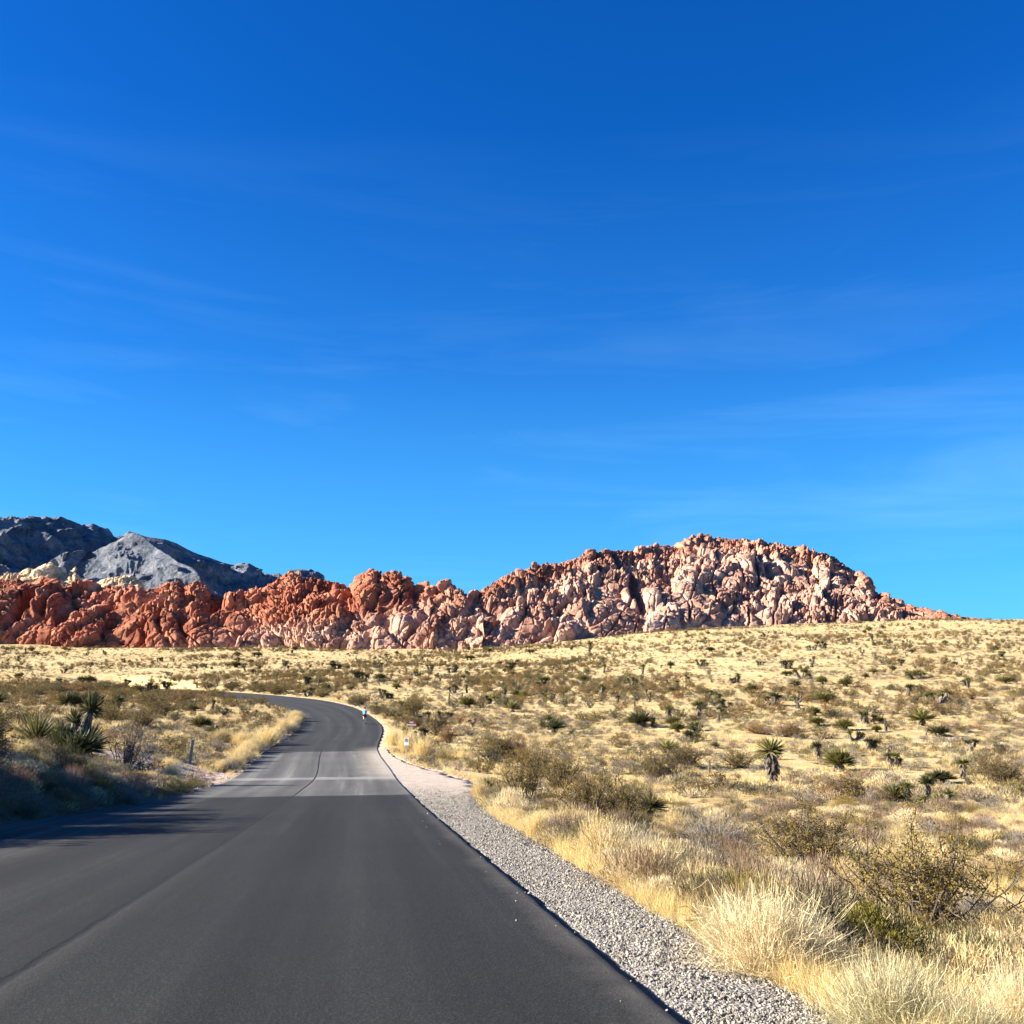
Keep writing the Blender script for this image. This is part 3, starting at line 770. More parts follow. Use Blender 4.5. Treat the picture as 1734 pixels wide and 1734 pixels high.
# ------------------------------------------------------------------ unit plants (about 1 m tall, base at the origin)
def creosote(seed, near=True, leaf=M_OLIVE, bare=False, lean=(0, 0), nst=32):
    g = np.random.default_rng(seed)
    n = nst if near else 14
    base = np.stack([g.normal(0, .05, n), g.normal(0, .05, n), np.full(n, -.05)], -1)
    dr = cap_dirs(g, n, R(22), R(80)) + np.array([lean[0], lean[1], 0])
    Ls = g.uniform(.65, 1.0, n)
    P, d = paths(g, base, unit(dr), Ls, 7, .25, .10)
    w = MB()
    rr = np.linspace(.014, .004, 7)[None] * g.uniform(.7, 1.3, (n, 1))
    w.add(tubes(P, rr, 4 if near else 3))
    B, D = branch_from(g, P, d, 5 if near else 4, .35, .95, .45)
    P2, d2 = paths(g, B, D, g.uniform(.18, .42, len(B)), 5, .3, .12)
    w.add(tubes(P2, np.linspace(.0055, .0025, 5)[None] + np.zeros((len(B), 1)), 3))
    B3, D3 = branch_from(g, P2, d2, 5 if near else 3, .2, 1.0, .55)
    P3, d3 = paths(g, B3, D3, g.uniform(.08, .2, len(B3)), 4, .2, .15)
    w.add(strips(P3, np.full(P3.shape[:2], .005 if near else .008), cap_dirs(g, len(B3), R(-60), R(60))))
    wood = w.mesh('branches', [M_GREYT if bare else M_BARK])
    if bare: return wood, None
    k = 16 if near else 5
    B4, D4 = branch_from(g, P3, d3, k, 0.1, 1.0, .9)
    B4 = B4 + g.normal(0, .012, B4.shape)
    Q = np.stack([B4, B4 + D4 * g.uniform(.010, .026, (len(B4), 1)) * (1 if near else 2.6)], 1)
    lm = MB(); lm.add(strips(Q, np.full(Q.shape[:2], .0105 if near else .035), cap_dirs(g, len(B4), R(-80), R(80))))
    return wood, lm.mesh('foliage', [leaf])

def stem_bush(seed, n=1500, w=.006, mat=M_STRAW, el0=10, el1=88, up=.1, jit=.10, side=0.5, flat=1.0):
    g = np.random.default_rng(seed)
    base = np.stack([g.normal(0, .12, n), g.normal(0, .12, n), np.full(n, -.04)], -1)
    dr = cap_dirs(g, n, R(el0), R(el1))
    P, d = paths(g, base, dr, g.uniform(.45, 1.0, n), 6, up, jit)
    P[..., 2] *= flat
    m = MB(); m.add(strips(P, np.linspace(w * 1.3, w * .6, 6)[None] + np.zeros((n, 1)), cap_dirs(g, n, R(-50), R(50))))
    B, D = branch_from(g, P, d, 2, .4, .95, side)
    B[..., 2] *= 1
    P2, _ = paths(g, B, D, g.uniform(.06, .2, len(B)), 3, .1, .12)
    m.add(strips(P2, np.full(P2.shape[:2], w * .7), cap_dirs(g, len(B), R(-50), R(50))))
    return m.mesh('stems', [mat])

def grass_tuft(seed, mat, n=42, w=.007):
    g = np.random.default_rng(seed)
    base = np.stack([g.normal(0, .13, n), g.normal(0, .13, n), np.full(n, -.03)], -1)
    dr = unit(cap_dirs(g, n, R(48), R(88)))
    P, _ = paths(g, base, dr, g.uniform(.45, 1.05, n), 4, -.35, .08)
    m = MB(); m.add(strips(P, np.array([w, w, w * .8, w * .25])[None] + np.zeros((n, 1)), cap_dirs(g, n, R(-25), R(25))))
    return m.mesh('grass_tuft', [mat])

def scrub(seed, mat, n=260, w=.03, twig=M_GREYT, h=.6, ln=1.0, tw=.012):
    """low dome of fine twigs, radius about 1, height h"""
    g = np.random.default_rng(seed)
    blobs = g.normal(0, .35, (5, 3)); 
    dr = cap_dirs(g, n, R(2), R(88))
    rad = g.uniform(.35, 1.0, n) ** .6
    c = dr * rad[:, None] * np.array([1, 1, h]) + blobs[g.integers(0, 5, n)] * np.array([.6, .6, .1])
    c[:, 2] = np.abs(c[:, 2]) 
    dd = unit(dr + g.normal(0, .5, (n, 3)) + np.array([0, 0, .4]))
    Q = np.stack([c - dd * .05 * ln, c + dd * .06 * ln, c + dd * g.uniform(.10, .2, (n, 1)) * ln], 1)
    m = MB(); m.add(strips(Q, np.array([w * .7, w, w * .4])[None] + np.zeros((n, 1)), cap_dirs(g, n, R(-70), R(70))), 0)
    k = 26
    P, _ = paths(g, g.normal(0, .1, (k, 3)) * np.array([1, 1, 0]), cap_dirs(g, k, R(5), R(75)), g.uniform(.5, .95, k), 4, .1, .12)
    P[..., 2] *= h * 1.1
    m.add(tubes(P, np.full((k, 4), tw), 3), 1)
    return m.mesh('low_shrub', [mat, twig])

def yucca_head(g, m, c, axis, rad, n=110, mi=0, wd=.05, low=-.25):
    """stiff blades radiating from c; folded strips"""
    axis = unit(np.array(axis, float))
    z = g.uniform(low, 1.0, n); a = g.uniform(0, 2 * math.pi, n); r = np.sqrt(1 - z * z)
    D = np.stack([r * np.cos(a), r * np.sin(a), z], -1)
    x_ = unit(np.cross(axis, [0.3, 1, 0.1])); y_ = np.cross(axis, x_)
    D = D[:, :1] * x_ + D[:, 1:2] * y_ + D[:, 2:] * axis
    L = rad * g.uniform(.75, 1.05, n) * (1 - .25 * np.clip(-z, 0, 1))
    P, _ = paths(g, c + D * rad * .04, D, L, 4, -.06 * 1, .015)
    s = unit(np.cross(D, np.array([0, 0, 1.]) + g.normal(0, .15, (n, 3))))
    m.add(strips(P, np.array([wd * .8, wd, wd * .75, wd * .08])[None] * np.ones((n, 1)), s), mi)
    nrm = unit(np.cross(D, s))
    P2 = P + nrm[:, None] * wd * .25
    m.add(strips(P2, np.array([wd * .5, wd * .6, wd * .5, wd * .06])[None] * np.ones((n, 1)), unit(s + nrm * .9)), mi)

def trunk_mesh(g, m, pts, r0, r1, skirt=60, mi=0, ln=.28):
    P = np.array(pts, float)[None]
    K = P.shape[1]
    rr = np.linspace(r0, r1, K)[None]
    m.add(tubes(P, rr, 8), mi)
    if skirt:
        t = g.uniform(0.05, 1, skirt) * (K - 1); i = np.clip(t.astype(int), 0, K - 2); f = (t - i)[:, None]
        B = P[0, i] * (1 - f) + P[0, i + 1] * f
        a = g.uniform(0, 2 * math.pi, skirt)
        o = np.stack([np.cos(a), np.sin(a), np.zeros(skirt)], -1)
        r_ = r0 + (r1 - r0) * t / (K - 1)
        D = unit(o * .35 + np.array([0, 0, -1.]) + g.normal(0, .12, (skirt, 3)))
        Q = np.stack([B + o * r_[:, None] * .9, B + o * r_[:, None] * 1.15 + D * ln * .5, B + o * r_[:, None] * 1.1 + D * ln], 1)
        Q[..., 2] = np.maximum(Q[..., 2], 0.0)
        m.add(strips(Q, np.array([.035, .045, .01])[None] * np.ones((skirt, 1)), unit(np.cross(o, D))), mi)

def make_yucca(seed, kind, blade=M_BLADE):
    """returns (crown mesh, trunk mesh), overall height about 1"""
    g = np.random.default_rng(seed)
    c = MB(); t = MB()
    if kind == 'rosette':
        for k in range(g.integers(1, 4)):
            p = np.array([g.normal(0, .22), g.normal(0, .22), g.uniform(.25, .42)])
            yucca_head(g, c, p, [p[0] * .6, p[1] * .6, 1], .62, 120, low=-.1, wd=.05)
            trunk_mesh(g, t, [(p[0] * .8, p[1] * .8, -.05), p], .10, .09, 30)
    elif kind == 'tall':
        ln = g.normal(0, .05, 2)
        top = np.array([ln[0], ln[1], .76])
        trunk_mesh(g, t, [(0, 0, -.05), (ln[0] * .3, ln[1] * .2, .3), (ln[0] * .8, ln[1] * .8, .6), top], .06, .075, 120, ln=.22)
        yucca_head(g, c, top, [ln[0], ln[1], 1], .34, 120, low=-.35, wd=.034)
    elif kind == 'clump':
        for k in range(g.integers(3, 6)):
            a = g.uniform(0, 6.3); d_ = g.uniform(.1, .45); hh = g.uniform(.25, .7)
            b0 = np.array([math.cos(a) * d_ * .5, math.sin(a) * d_ * .5, -.05]); p = np.array([math.cos(a) * d_ * 1.2, math.sin(a) * d_ * 1.2, hh])
            trunk_mesh(g, t, [b0, (b0 + p) / 2 + g.normal(0, .02, 3), p], .085, .08, 45)
            yucca_head(g, c, p, unit(p - b0), g.uniform(.24, .34), 75, low=-.3, wd=.036)
    elif kind == 'joshua':
        trunk_mesh(g, t, [(0, 0, -.05), (.02, .01, .2), (.0, .02, .36)], .085, .07, 50)
        for k in range(g.integers(3, 6)):
            a = g.uniform(0, 6.3); d_ = g.uniform(.15, .36); hh = g.uniform(.55, .85)
            p = np.array([math.cos(a) * d_, math.sin(a) * d_, hh]); q = np.array([math.cos(a) * d_ * .7, math.sin(a) * d_ * .7, .42])
            trunk_mesh(g, t, [(0, .01, .3), q, p], .055, .05, 26, ln=.12)
            yucca_head(g, c, p, unit(p - q), .17, 70, low=-.7, wd=.03)
    elif kind == 'stump':
        p = np.array([g.normal(0, .12), g.normal(0, .12), .9])
        trunk_mesh(g, t, [(0, 0, -.05), p * .5, p], .085, .07, 70, ln=.2)
        if g.random() < .6:
            q = np.array([-p[0] - .15, .05, .55]); trunk_mesh(g, t, [(0, 0, .1), q * .7, q], .1, .08, 30)
        return None, t.mesh('trunk', [M_DEAD], True)
    return c.mesh('crown', [blade]), t.mesh('trunk', [M_DEAD])

def joined(a, b, name):
    bm = bmesh.new()
    mats = []; off = []
    for me in (a, b):
        if me is None: continue
        n0 = len(bm.faces); bm.from_mesh(me); bm.faces.ensure_lookup_table()
        base = len(mats); mats += list(me.materials)
        for f in bm.faces[n0:]: f.material_index += base
    me = bpy.data.meshes.new(name); bm.to_mesh(me); bm.free()
    for m in mats: me.materials.append(m)
    return me

YK = ['rosette', 'tall', 'clump', 'joshua', 'stump']
YUC = {}
for i, k in enumerate(YK):
    nv = {'rosette': 5, 'tall': 3, 'clump': 4, 'joshua': 3, 'stump': 3}[k]
    YUC[k] = []
    for j in range(nv):
        c_, t_ = make_yucca(1000 + 37 * i + j, k, M_BLADE2 if (j % 2 == 0) else M_BLADE)
        YUC[k].append((c_, t_, joined(c_, t_, 'yucca')))
CREO = [creosote(40 + i) for i in range(4)]
CREO_RUST = [creosote(50 + i, True, M_RUST) for i in range(2)]
CREO_FAR = [joined(*creosote(60 + i, False, l), 'creosote_bush') for i, l in enumerate((M_OLIVE, M_OLIVE, M_RUST, M_DKSC, M_OLIVE))]
BARE = [creosote(70 + i, True, bare=True)[0] for i in range(2)]
STRAW = [stem_bush(80 + i) for i in range(3)]
PALEG = [stem_bush(90, 1500, .006, M_PALEG, jit=.18, side=.9)]
GREYB = [stem_bush(95 + i, 900, .007, M_GREYT, jit=.2, side=.8, flat=.8) for i in range(2)]
TANB = [stem_bush(100 + i, 900, .009, M_TANG, el0=25, flat=1) for i in range(2)]
PINKB = [stem_bush(105, 900, .008, M_PINK, el0=20, jit=.15)]
def green_bush(seed):
    g = np.random.default_rng(seed); n = 5200
    dr = cap_dirs(g, n, R(4), R(88)); c = dr * (g.uniform(.5, 1, n) ** .5)[:, None]
    k = 1 + .25 * vnoise(dr[:, 0] * 3, dr[:, 1] * 3, dr[:, 2] * 3, 3)
    c = c * k[:, None]
    dd = unit(dr + g.normal(0, .4, (n, 3)) + np.array([0, 0, .5]))
    Q = np.stack([c, c + dd * .06], 1)
    m = MB(); m.add(strips(Q, np.full(Q.shape[:2], .016), cap_dirs(g, n, R(-70), R(70))), 0)
    P, _ = paths(g, g.normal(0, .08, (60, 3)) * np.array([1, 1, 0]), cap_dirs(g, 60, R(8), R(80)), g.uniform(.6, .95, 60), 5, .1, .1)
    m.add(tubes(P, np.full((60, 5), .008), 3), 1)
    return m.mesh('green_bush', [M_GREEN, M_BARK])
GREENB = green_bush(5)
SCRUB = [(scrub(110, M_GREYT), 'grey'), (scrub(111, M_BROWN), 'brown'), (scrub(112, M_TANG), 'tan'), (scrub(113, M_DKSC), 'dark green'),
         (scrub(114, M_OLIVE), 'olive'), (scrub(115, M_STRAW), 'pale straw'), (scrub(116, M_BROWN), 'brown'), (scrub(117, M_GREYT), 'grey')]

SCRUB_NEAR = [scrub(120 + i, m_, 1700, .011, h=.65, ln=.75, tw=.005) for i, m_ in enumerate((M_GREYT, M_BROWN, M_TANG, M_DKSC, M_OLIVE, M_STRAW, M_BROWN, M_TANG))]
SN = ['grey', 'brown', 'tan', 'dark green', 'olive', 'pale straw', 'brown', 'tan']
# ------------------------------------------------------------------ where plants may stand
DBASE = [(-900, 480), (100, 478), (430, 455), (640, 430), (800, 420), (980, 430), (1100, 448), (1250, 465), (1500, 470), (1734, 480), (2600, 500)]
def allowed(x, y, margin=.3):
    z, w, off, yf = ground(x, y)
    lim = np.where(off > 0, gravel_w(yf) * 1.02 + margin, margin)
    u, v = to_px(x, y, z)
    return ((w > lim) | (y > 297)) & (y < np.interp(u, *zip(*DBASE))) & (y > 2.5), z, w, off, yf

def sample(n, d0, d1, p, u0=-350, u1=2100, margin=.3, dens=None):
    """n candidate points, depth pdf ~ d^-p, across the view fan"""
    r = rng.random(n)
    if abs(p - 1) < 1e-6: d = d0 * (d1 / d0) ** r
    else: d = (d0 ** (1 - p) + r * (d1 ** (1 - p) - d0 ** (1 - p))) ** (1 / (1 - p))
    u = rng.uniform(u0, u1, n)
    x = (u - 867) / F * d * 1.02
    ok, z, w, off, yf = allowed(x, d, margin)
    if dens is not None: ok &= rng.random(n) < dens(x, d, w, off, yf)
    return np.stack([x, d, z], -1)[ok], w[ok], off[ok], yf[ok]

# ------------------------------------------------------------------ stuff: many small plants as one object each
def scatter(name, label, meshes, pts, idx, scl, tilt=.15, sq=None):
    lib = bpy.data.collections.new(name + '_kinds')
    for i, m in enumerate(meshes):
        o = bpy.data.objects.new('%s_kind_%02d' % (name, i), m); lib.objects.link(o)
    n = len(pts)
    me = bpy.data.meshes.new(name)
    me.vertices.add(n); me.vertices.foreach_set('co', np.asarray(pts, np.float32).ravel())
    rot = np.stack([rng.normal(0, tilt, n), rng.normal(0, tilt, n), rng.uniform(0, 6.283, n)], -1)
    a = me.attributes.new('rot', 'FLOAT_VECTOR', 'POINT'); a.data.foreach_set('vector', rot.astype(np.float32).ravel())
    sv = np.stack([scl, scl, scl * (sq if sq is not None else 1.0)], -1)
    a = me.attributes.new('scl', 'FLOAT_VECTOR', 'POINT'); a.data.foreach_set('vector', sv.astype(np.float32).ravel())
    a = me.attributes.new('kind_index', 'INT', 'POINT'); a.data.foreach_set('value', np.asarray(idx, np.int32))
    o = obj(name, me)
    ng = bpy.data.node_groups.new(name + '_nodes', 'GeometryNodeTree')
    ng.interface.new_socket('Geometry', in_out='INPUT', socket_type='NodeSocketGeometry')
    ng.interface.new_socket('Geometry', in_out='OUTPUT', socket_type='NodeSocketGeometry')
    nn = ng.nodes.new; ll = ng.links.new
    gi = nn('NodeGroupInput'); go = nn('NodeGroupOutput')
    ci = nn('GeometryNodeCollectionInfo'); ci.inputs['Collection'].default_value = lib
    ci.inputs['Separate Children'].default_value = True; ci.inputs['Reset Children'].default_value = True
    ip = nn('GeometryNodeInstanceOnPoints'); ip.inputs['Pick Instance'].default_value = True
    def na(nm, ty):
        x = nn('GeometryNodeInputNamedAttribute'); x.data_type = ty; x.inputs['Name'].default_value = nm
        return next(s for s in x.outputs if s.enabled and s.name == 'Attribute')
    e2r = nn('FunctionNodeEulerToRotation'); ll(na('rot', 'FLOAT_VECTOR'), e2r.inputs[0])
    ll(gi.outputs[0], ip.inputs['Points']); ll(ci.outputs[0], ip.inputs['Instance'])
    ll(na('kind_index', 'INT'), ip.inputs['Instance Index']); ll(e2r.outputs[0], ip.inputs['Rotation']); ll(na('scl', 'FLOAT_VECTOR'), ip.inputs['Scale'])
    ll(ip.outputs[0], go.inputs[0])
    md = o.modifiers.new('scatter', 'NODES'); md.node_group = ng
    return tag(o, label, kind='stuff')

GRASS = [grass_tuft(200, M_GOLD), grass_tuft(201, M_GOLD, 34, .009), grass_tuft(202, M_TANG), grass_tuft(203, M_TANG, 30, .010), grass_tuft(204, M_STRAW, 36, .006)]
GRASSW = [grass_tuft(210, M_GOLD, 26, .030), grass_tuft(211, M_TANG, 24, .032), grass_tuft(212, M_TANG, 22, .036)]
# ------------------------------------------------------------------ labels from landmarks
_o1 = 'first second third fourth fifth sixth seventh eighth ninth tenth eleventh twelfth thirteenth fourteenth fifteenth sixteenth seventeenth eighteenth nineteenth twentieth'.split()
ORD = _o1 + ['%s-%s' % (t_, o_) for t_ in ('twenty', 'thirty', 'forty', 'fifty') for o_ in _o1[:9]]
def band(d):
    for lim, s in ((13, 'at very front'), (21, 'in front scrub'), (33, 'behind front scrub'), (48, 'before parking sign'), (64, 'level with parking sign'),
                   (95, 'level with red sign'), (125, 'level with cyclist'), (180, 'on flat past cyclist'), (245, 'at slope foot'), (330, 'low on slope'), (400, 'high on slope')):
        if d < lim: return s
    return 'against the rocks'
def sector(u):
    for lim, s in ((170, 'under left cliff'), (430, 'under jagged slabs'), (690, 'under middle red crest'), (850, 'under twin domes'), (1080, "under left flank"),
                   (1300, "under hill summit"), (1480, "under right shoulder")):
        if u < lim: return s
    return "under right end"
PENDING = []          # (object, what, category, group, u, d)
def want(o, what, cat, group, loc):
    u, v = to_px(loc[0], loc[1], loc[2]); PENDING.append((o, what, cat, group, float(u), float(loc[1])))
def flush_labels():
    cells = {}
    for p in PENDING: cells.setdefault((p[1], band(p[5]), sector(p[4])), []).append(p)
    for (what, b_, s_), ps in cells.items():
        ps.sort(key=lambda p: p[4])
        for i, p in enumerate(ps):
            if len(ps) == 1: lab = '%s %s %s' % (what, b_, s_)
            else: lab = '%s %s from the left %s %s' % (ORD[min(i, len(ORD) - 1)], what, b_, s_)
            tag(p[0], lab, p[2], p[3])

def empty(name, loc, rz=0, sc=1.0):
    o = bpy.data.objects.new(name, None); COL.objects.link(o)
    o.location = loc; o.rotation_euler = (0, 0, rz)
    o.scale = sc if isinstance(sc, (tuple, list)) else (sc, sc, sc)
    o.empty_display_size = .2
    return o

BLK = []              # (x, y, r) footprints already taken
def place(name, what, cat, group, loc, parts, sc, rz=None, tilt=0):
    rz = rng.uniform(0, 6.28) if rz is None else rz
    if isinstance(parts, list):
        r_ = empty(name, loc, rz, sc)
        for nm, me in parts:
            if me is not None: obj(nm, me, r_)
    else:
        r_ = obj(name, parts, None, loc); r_.rotation_euler = (0, 0, rz); r_.scale = sc if isinstance(sc, (tuple, list)) else (sc,) * 3
    if tilt: r_.rotation_euler[1] = tilt
    if what: want(r_, what, cat, group, loc)
    s_ = sc if isinstance(sc, (int, float)) else sc[0]
    BLK.append((loc[0], loc[1], s_ * .45))
    return r_

YDESC = {'rosette': 'spiky yucca rosette', 'tall': 'single trunked yucca', 'clump': 'many headed yucca clump', 'joshua': 'branching joshua tree', 'stump': 'leafless yucca stump'}
def yucca(u, v, hpx, kind, wf=1.0, j=None, loc=None, what=None):
    if loc is None: loc = hit(u, v)
    h = hpx * loc[1] / F
    lst = YUC[kind]; j = rng.integers(len(lst)) if j is None else j
    c_, t_, jn = lst[j]
    if hpx < 17 and kind != 'stump': parts = jn
    elif kind == 'stump': parts = t_
    else: parts = [('crown', c_), ('trunk', t_)]
    nm = {'stump': 'yucca_stump', 'joshua': 'joshua_tree'}.get(kind, 'yucca')
    return place(nm, what or YDESC[kind], {'stump': 'stump', 'joshua': 'tree'}.get(kind, 'yucca'), {'stump': 'dead yucca stumps', 'joshua': 'joshua trees on the flat'}.get(kind, 'yuccas scattered over the desert'),
                 loc, parts, (h * wf, h * wf, h))

# yuccas read off the photo: (u, base v, height px, kind, width factor)
for q in ((1313, 1333, 76, 'tall', 1.1), (1388, 1291, 34, 'tall', 1.1), (1420, 1306, 44, 'rosette', 1.1), (1448, 1266, 38, 'joshua', 1.1), (1477, 1272, 26, 'clump', 1.2),
          (1503, 1296, 30, 'stump', .9), (1522, 1298, 30, 'clump', 1.2), (1645, 1275, 30, 'joshua', 1.2), (1630, 1318, 32, 'tall', 1.4), (1597, 1326, 24, 'rosette', 1.6),
          (1571, 1364, 48, 'tall', 1.0), (1513, 1366, 42, 'rosette', 1.1), (1538, 1362, 36, 'tall', 1.4), (1588, 1376, 42, 'clump', 1.1), (1556, 1370, 26, 'stump', 1.2),
          (1143, 1276, 26, 'rosette', 1.6), (1130, 1232, 24, 'rosette', 1.1), (1133, 1222, 28, 'tall', 1.3), (1146, 1240, 20, 'rosette', 1.2), (1182, 1217, 30, 'tall', 1.3), (1171, 1256, 28, 'clump', 1.3), (1188, 1238, 20, 'rosette', 1.5),
          (1218, 1223, 18, 'stump', .9), (1201, 1312, 26, 'stump', .9), (1100, 1384, 46, 'rosette', 1.15), (929, 1235, 26, 'clump', 1.4), (1205, 1268, 14, 'rosette', 1.2),
          (859, 1136, 20, 'clump', 1.4), (913, 1166, 26, 'clump', 1.1), (980, 1156, 16, 'rosette', 1.3), (1020, 1184, 32, 'joshua', 1.1), (1099, 1189, 24, 'joshua', .9),
          (1145, 1176, 16, 'rosette', 1.3), (1201, 1184, 20, 'joshua', 1.1), (857, 1199, 16, 'rosette', 1.2), (1045, 1193, 16, 'tall', 1.2), (1058, 1196, 14, 'stump', 1), (1074, 1196, 12, 'stump', 1),
          (850, 1178, 14, 'clump', 1.2), (830, 1192, 16, 'clump', 1.1), (866, 1181, 16, 'rosette', 1.2), (930, 1184, 14, 'clump', 1.5), (1088, 1142, 18, 'tall', 1), (1023, 1140, 16, 'tall', .9),
          (1192, 1129, 16, 'clump', 1.4), (1243, 1157, 18, 'clump', 1.2), (1273, 1174, 18, 'rosette', 1.2), (998, 1105, 20, 'tall', 1.1), (955, 1155, 14, 'stump', .9),
          (1351, 1200, 32, 'joshua', .8), (1311, 1195, 26, 'clump', 1.2), (1398, 1191, 22, 'rosette', 1.6), (1379, 1212, 18, 'rosette', 1.3), (1392, 1228, 18, 'rosette', 1.6),
          (1469, 1226, 26, 'clump', 1.1), (1490, 1225, 14, 'rosette', 1.3), (1500, 1238, 22, 'stump', .8), (1484, 1240, 14, 'rosette', 1.2), (1561, 1228, 34, 'rosette', 1.4), (1590, 1247, 20, 'rosette', 1.3), (1567, 1245, 16, 'stump', 1),
          (1626, 1239, 14, 'rosette', 1.6), (1636, 1162, 14, 'clump', 1.5), (1697, 1158, 16, 'rosette', 1.8), (1337, 1132, 18, 'clump', 1.7), (1363, 1150, 22, 'clump', 1.4), (1374, 1130, 20, 'joshua', 1.1),
          (1470, 1142, 14, 'rosette', 1.6), (1553, 1150, 16, 'clump', 1.8), (1525, 1128, 16, 'joshua', 1.2), (1460, 1110, 14, 'joshua', 1.1), (1478, 1089, 12, 'tall', 1), (1431, 1163, 18, 'rosette', 1.3),
          (1271, 1173, 18, 'clump', 1.1), (1340, 1165, 16, 'rosette', 1.4), (1640, 1165, 18, 'tall', 1), (1394, 1098, 14, 'clump', 1.2), (1693, 1112, 12, 'clump', 1.4),
          (723, 1227, 22, 'tall', 1.1), (760, 1192, 20, 'stump', .7), (790, 1193, 14, 'stump', .9), (830, 1188, 18, 'rosette', 1.2), (612, 1155, 22, 'clump', 1.3), (641, 1158, 12, 'stump', .8), (674, 1163, 14, 'joshua', 1), (693, 1160, 12, 'tall', .9),
          (645, 1180, 18, 'joshua', 1.2), (660, 1183, 16, 'clump', 1.6), (671, 1167, 12, 'rosette', 1.2), (765, 1139, 16, 'clump', 1.4), (728, 1136, 14, 'clump', 1.3), (570, 1133, 16, 'clump', 1.5), (520, 1160, 18, 'clump', 1.1), (539, 1162, 14, 'stump', .6),
          (430, 1172, 18, 'tall', 1.2), (282, 1173, 26, 'joshua', 1.1), (248, 1172, 18, 'clump', 2.2), (212, 1164, 18, 'joshua', 1.4), (150, 1158, 16, 'rosette', 1.4), (368, 1162, 20, 'stump', .5), (336, 1208, 18, 'rosette', 1.3), (360, 1200, 22, 'joshua', 1),
          (123, 1200, 32, 'rosette', 1.0), (205, 1198, 26, 'rosette', 1.0), (190, 1200, 18, 'rosette', 1.1), (97, 1163, 12, 'clump', 1.3), (640, 1131, 12, 'clump', 1.3), (480, 1128, 12, 'clump', 1.3), (400, 1130, 12, 'rosette', 1.5), (820, 1342, 26, 'rosette', 1.0)):
    yucca(*q)
# the yucca group on the left bank
for (u, v, h, k, wf, j, rz, w) in ((82, 1282, 88, 'rosette', .80, 0, 1.0, 'tall green yucca rosette on the left bank'), (112, 1290, 92, 'clump', .85, 1, 2.0, 'dark many headed yucca with a shaggy trunk on the left bank'),
                           (128, 1290, 112, 'tall', .62, 1, .5, 'leaning yucca trunk topped by a small head on the left bank'), (152, 1294, 76, 'rosette', 1.0, 3, 4.0, 'broad dark yucca rosette beside the bare shrub'),
                           (120, 1296, 62, 'rosette', 1.1, 1, 2.5, 'low dark yucca rosette under the shaggy trunk'), (-6, 1262, 70, 'rosette', .9, 2, 0, 'dark yucca cut by the left edge of the picture')):
    x, y, z = hit(u, v, 24)
    o = yucca(u, v, h, k, wf, j, loc=(x, y, z), what=None)
    PENDING.pop(); tag(o, w, 'yucca' if k != 'stump' else 'stump', 'yuccas on the left bank'); o.rotation_euler[2] = rz
    if k == 'tall': o.rotation_euler[1] = .22
# unseen row further left whose shadows streak the asphalt
for (x, y, h) in ((-13.2, 20.8, 2.0), (-13.4, 22.4, 2.1), (-12.6, 14.6, 1.2), (-13.8, 24.9, 2.2), (-14.2, 26.9, 1.7), (-13.3, 18.7, 1.6), (-15.0, 29.5, 1.5), (-13.9, 21.7, 2.2)):
    z = gz(x, y); c_, l_ = CREO[int(y) % 4]
    place('creosote_bush', 'olive bush', 'shrub', 'creosote bushes', (x, y, z), [('branches', c_), ('foliage', l_)], (h, h, h))
    place('twiggy_bush', 'grey twiggy bush', 'shrub', 'grey twiggy bushes', (x + .3, y + .4, gz(x + .3, y + .4)), GREYB[int(y) % 2], (h * .7, h * .7, h * .8))

for (x, y, h) in ((-12.9, 24.2, 1.75), (-12.7, 21.6, 1.6), (-12.9, 22.6, 1.8), (-12.5, 19.4, 1.2), (-13.2, 20.4, 1.5)):
    place('straw_bush', 'pale straw bush', 'shrub', 'straw coloured bushes', (x, y, gz(x, y)), STRAW[int(y) % 3], (h * .6, h * .6, h))
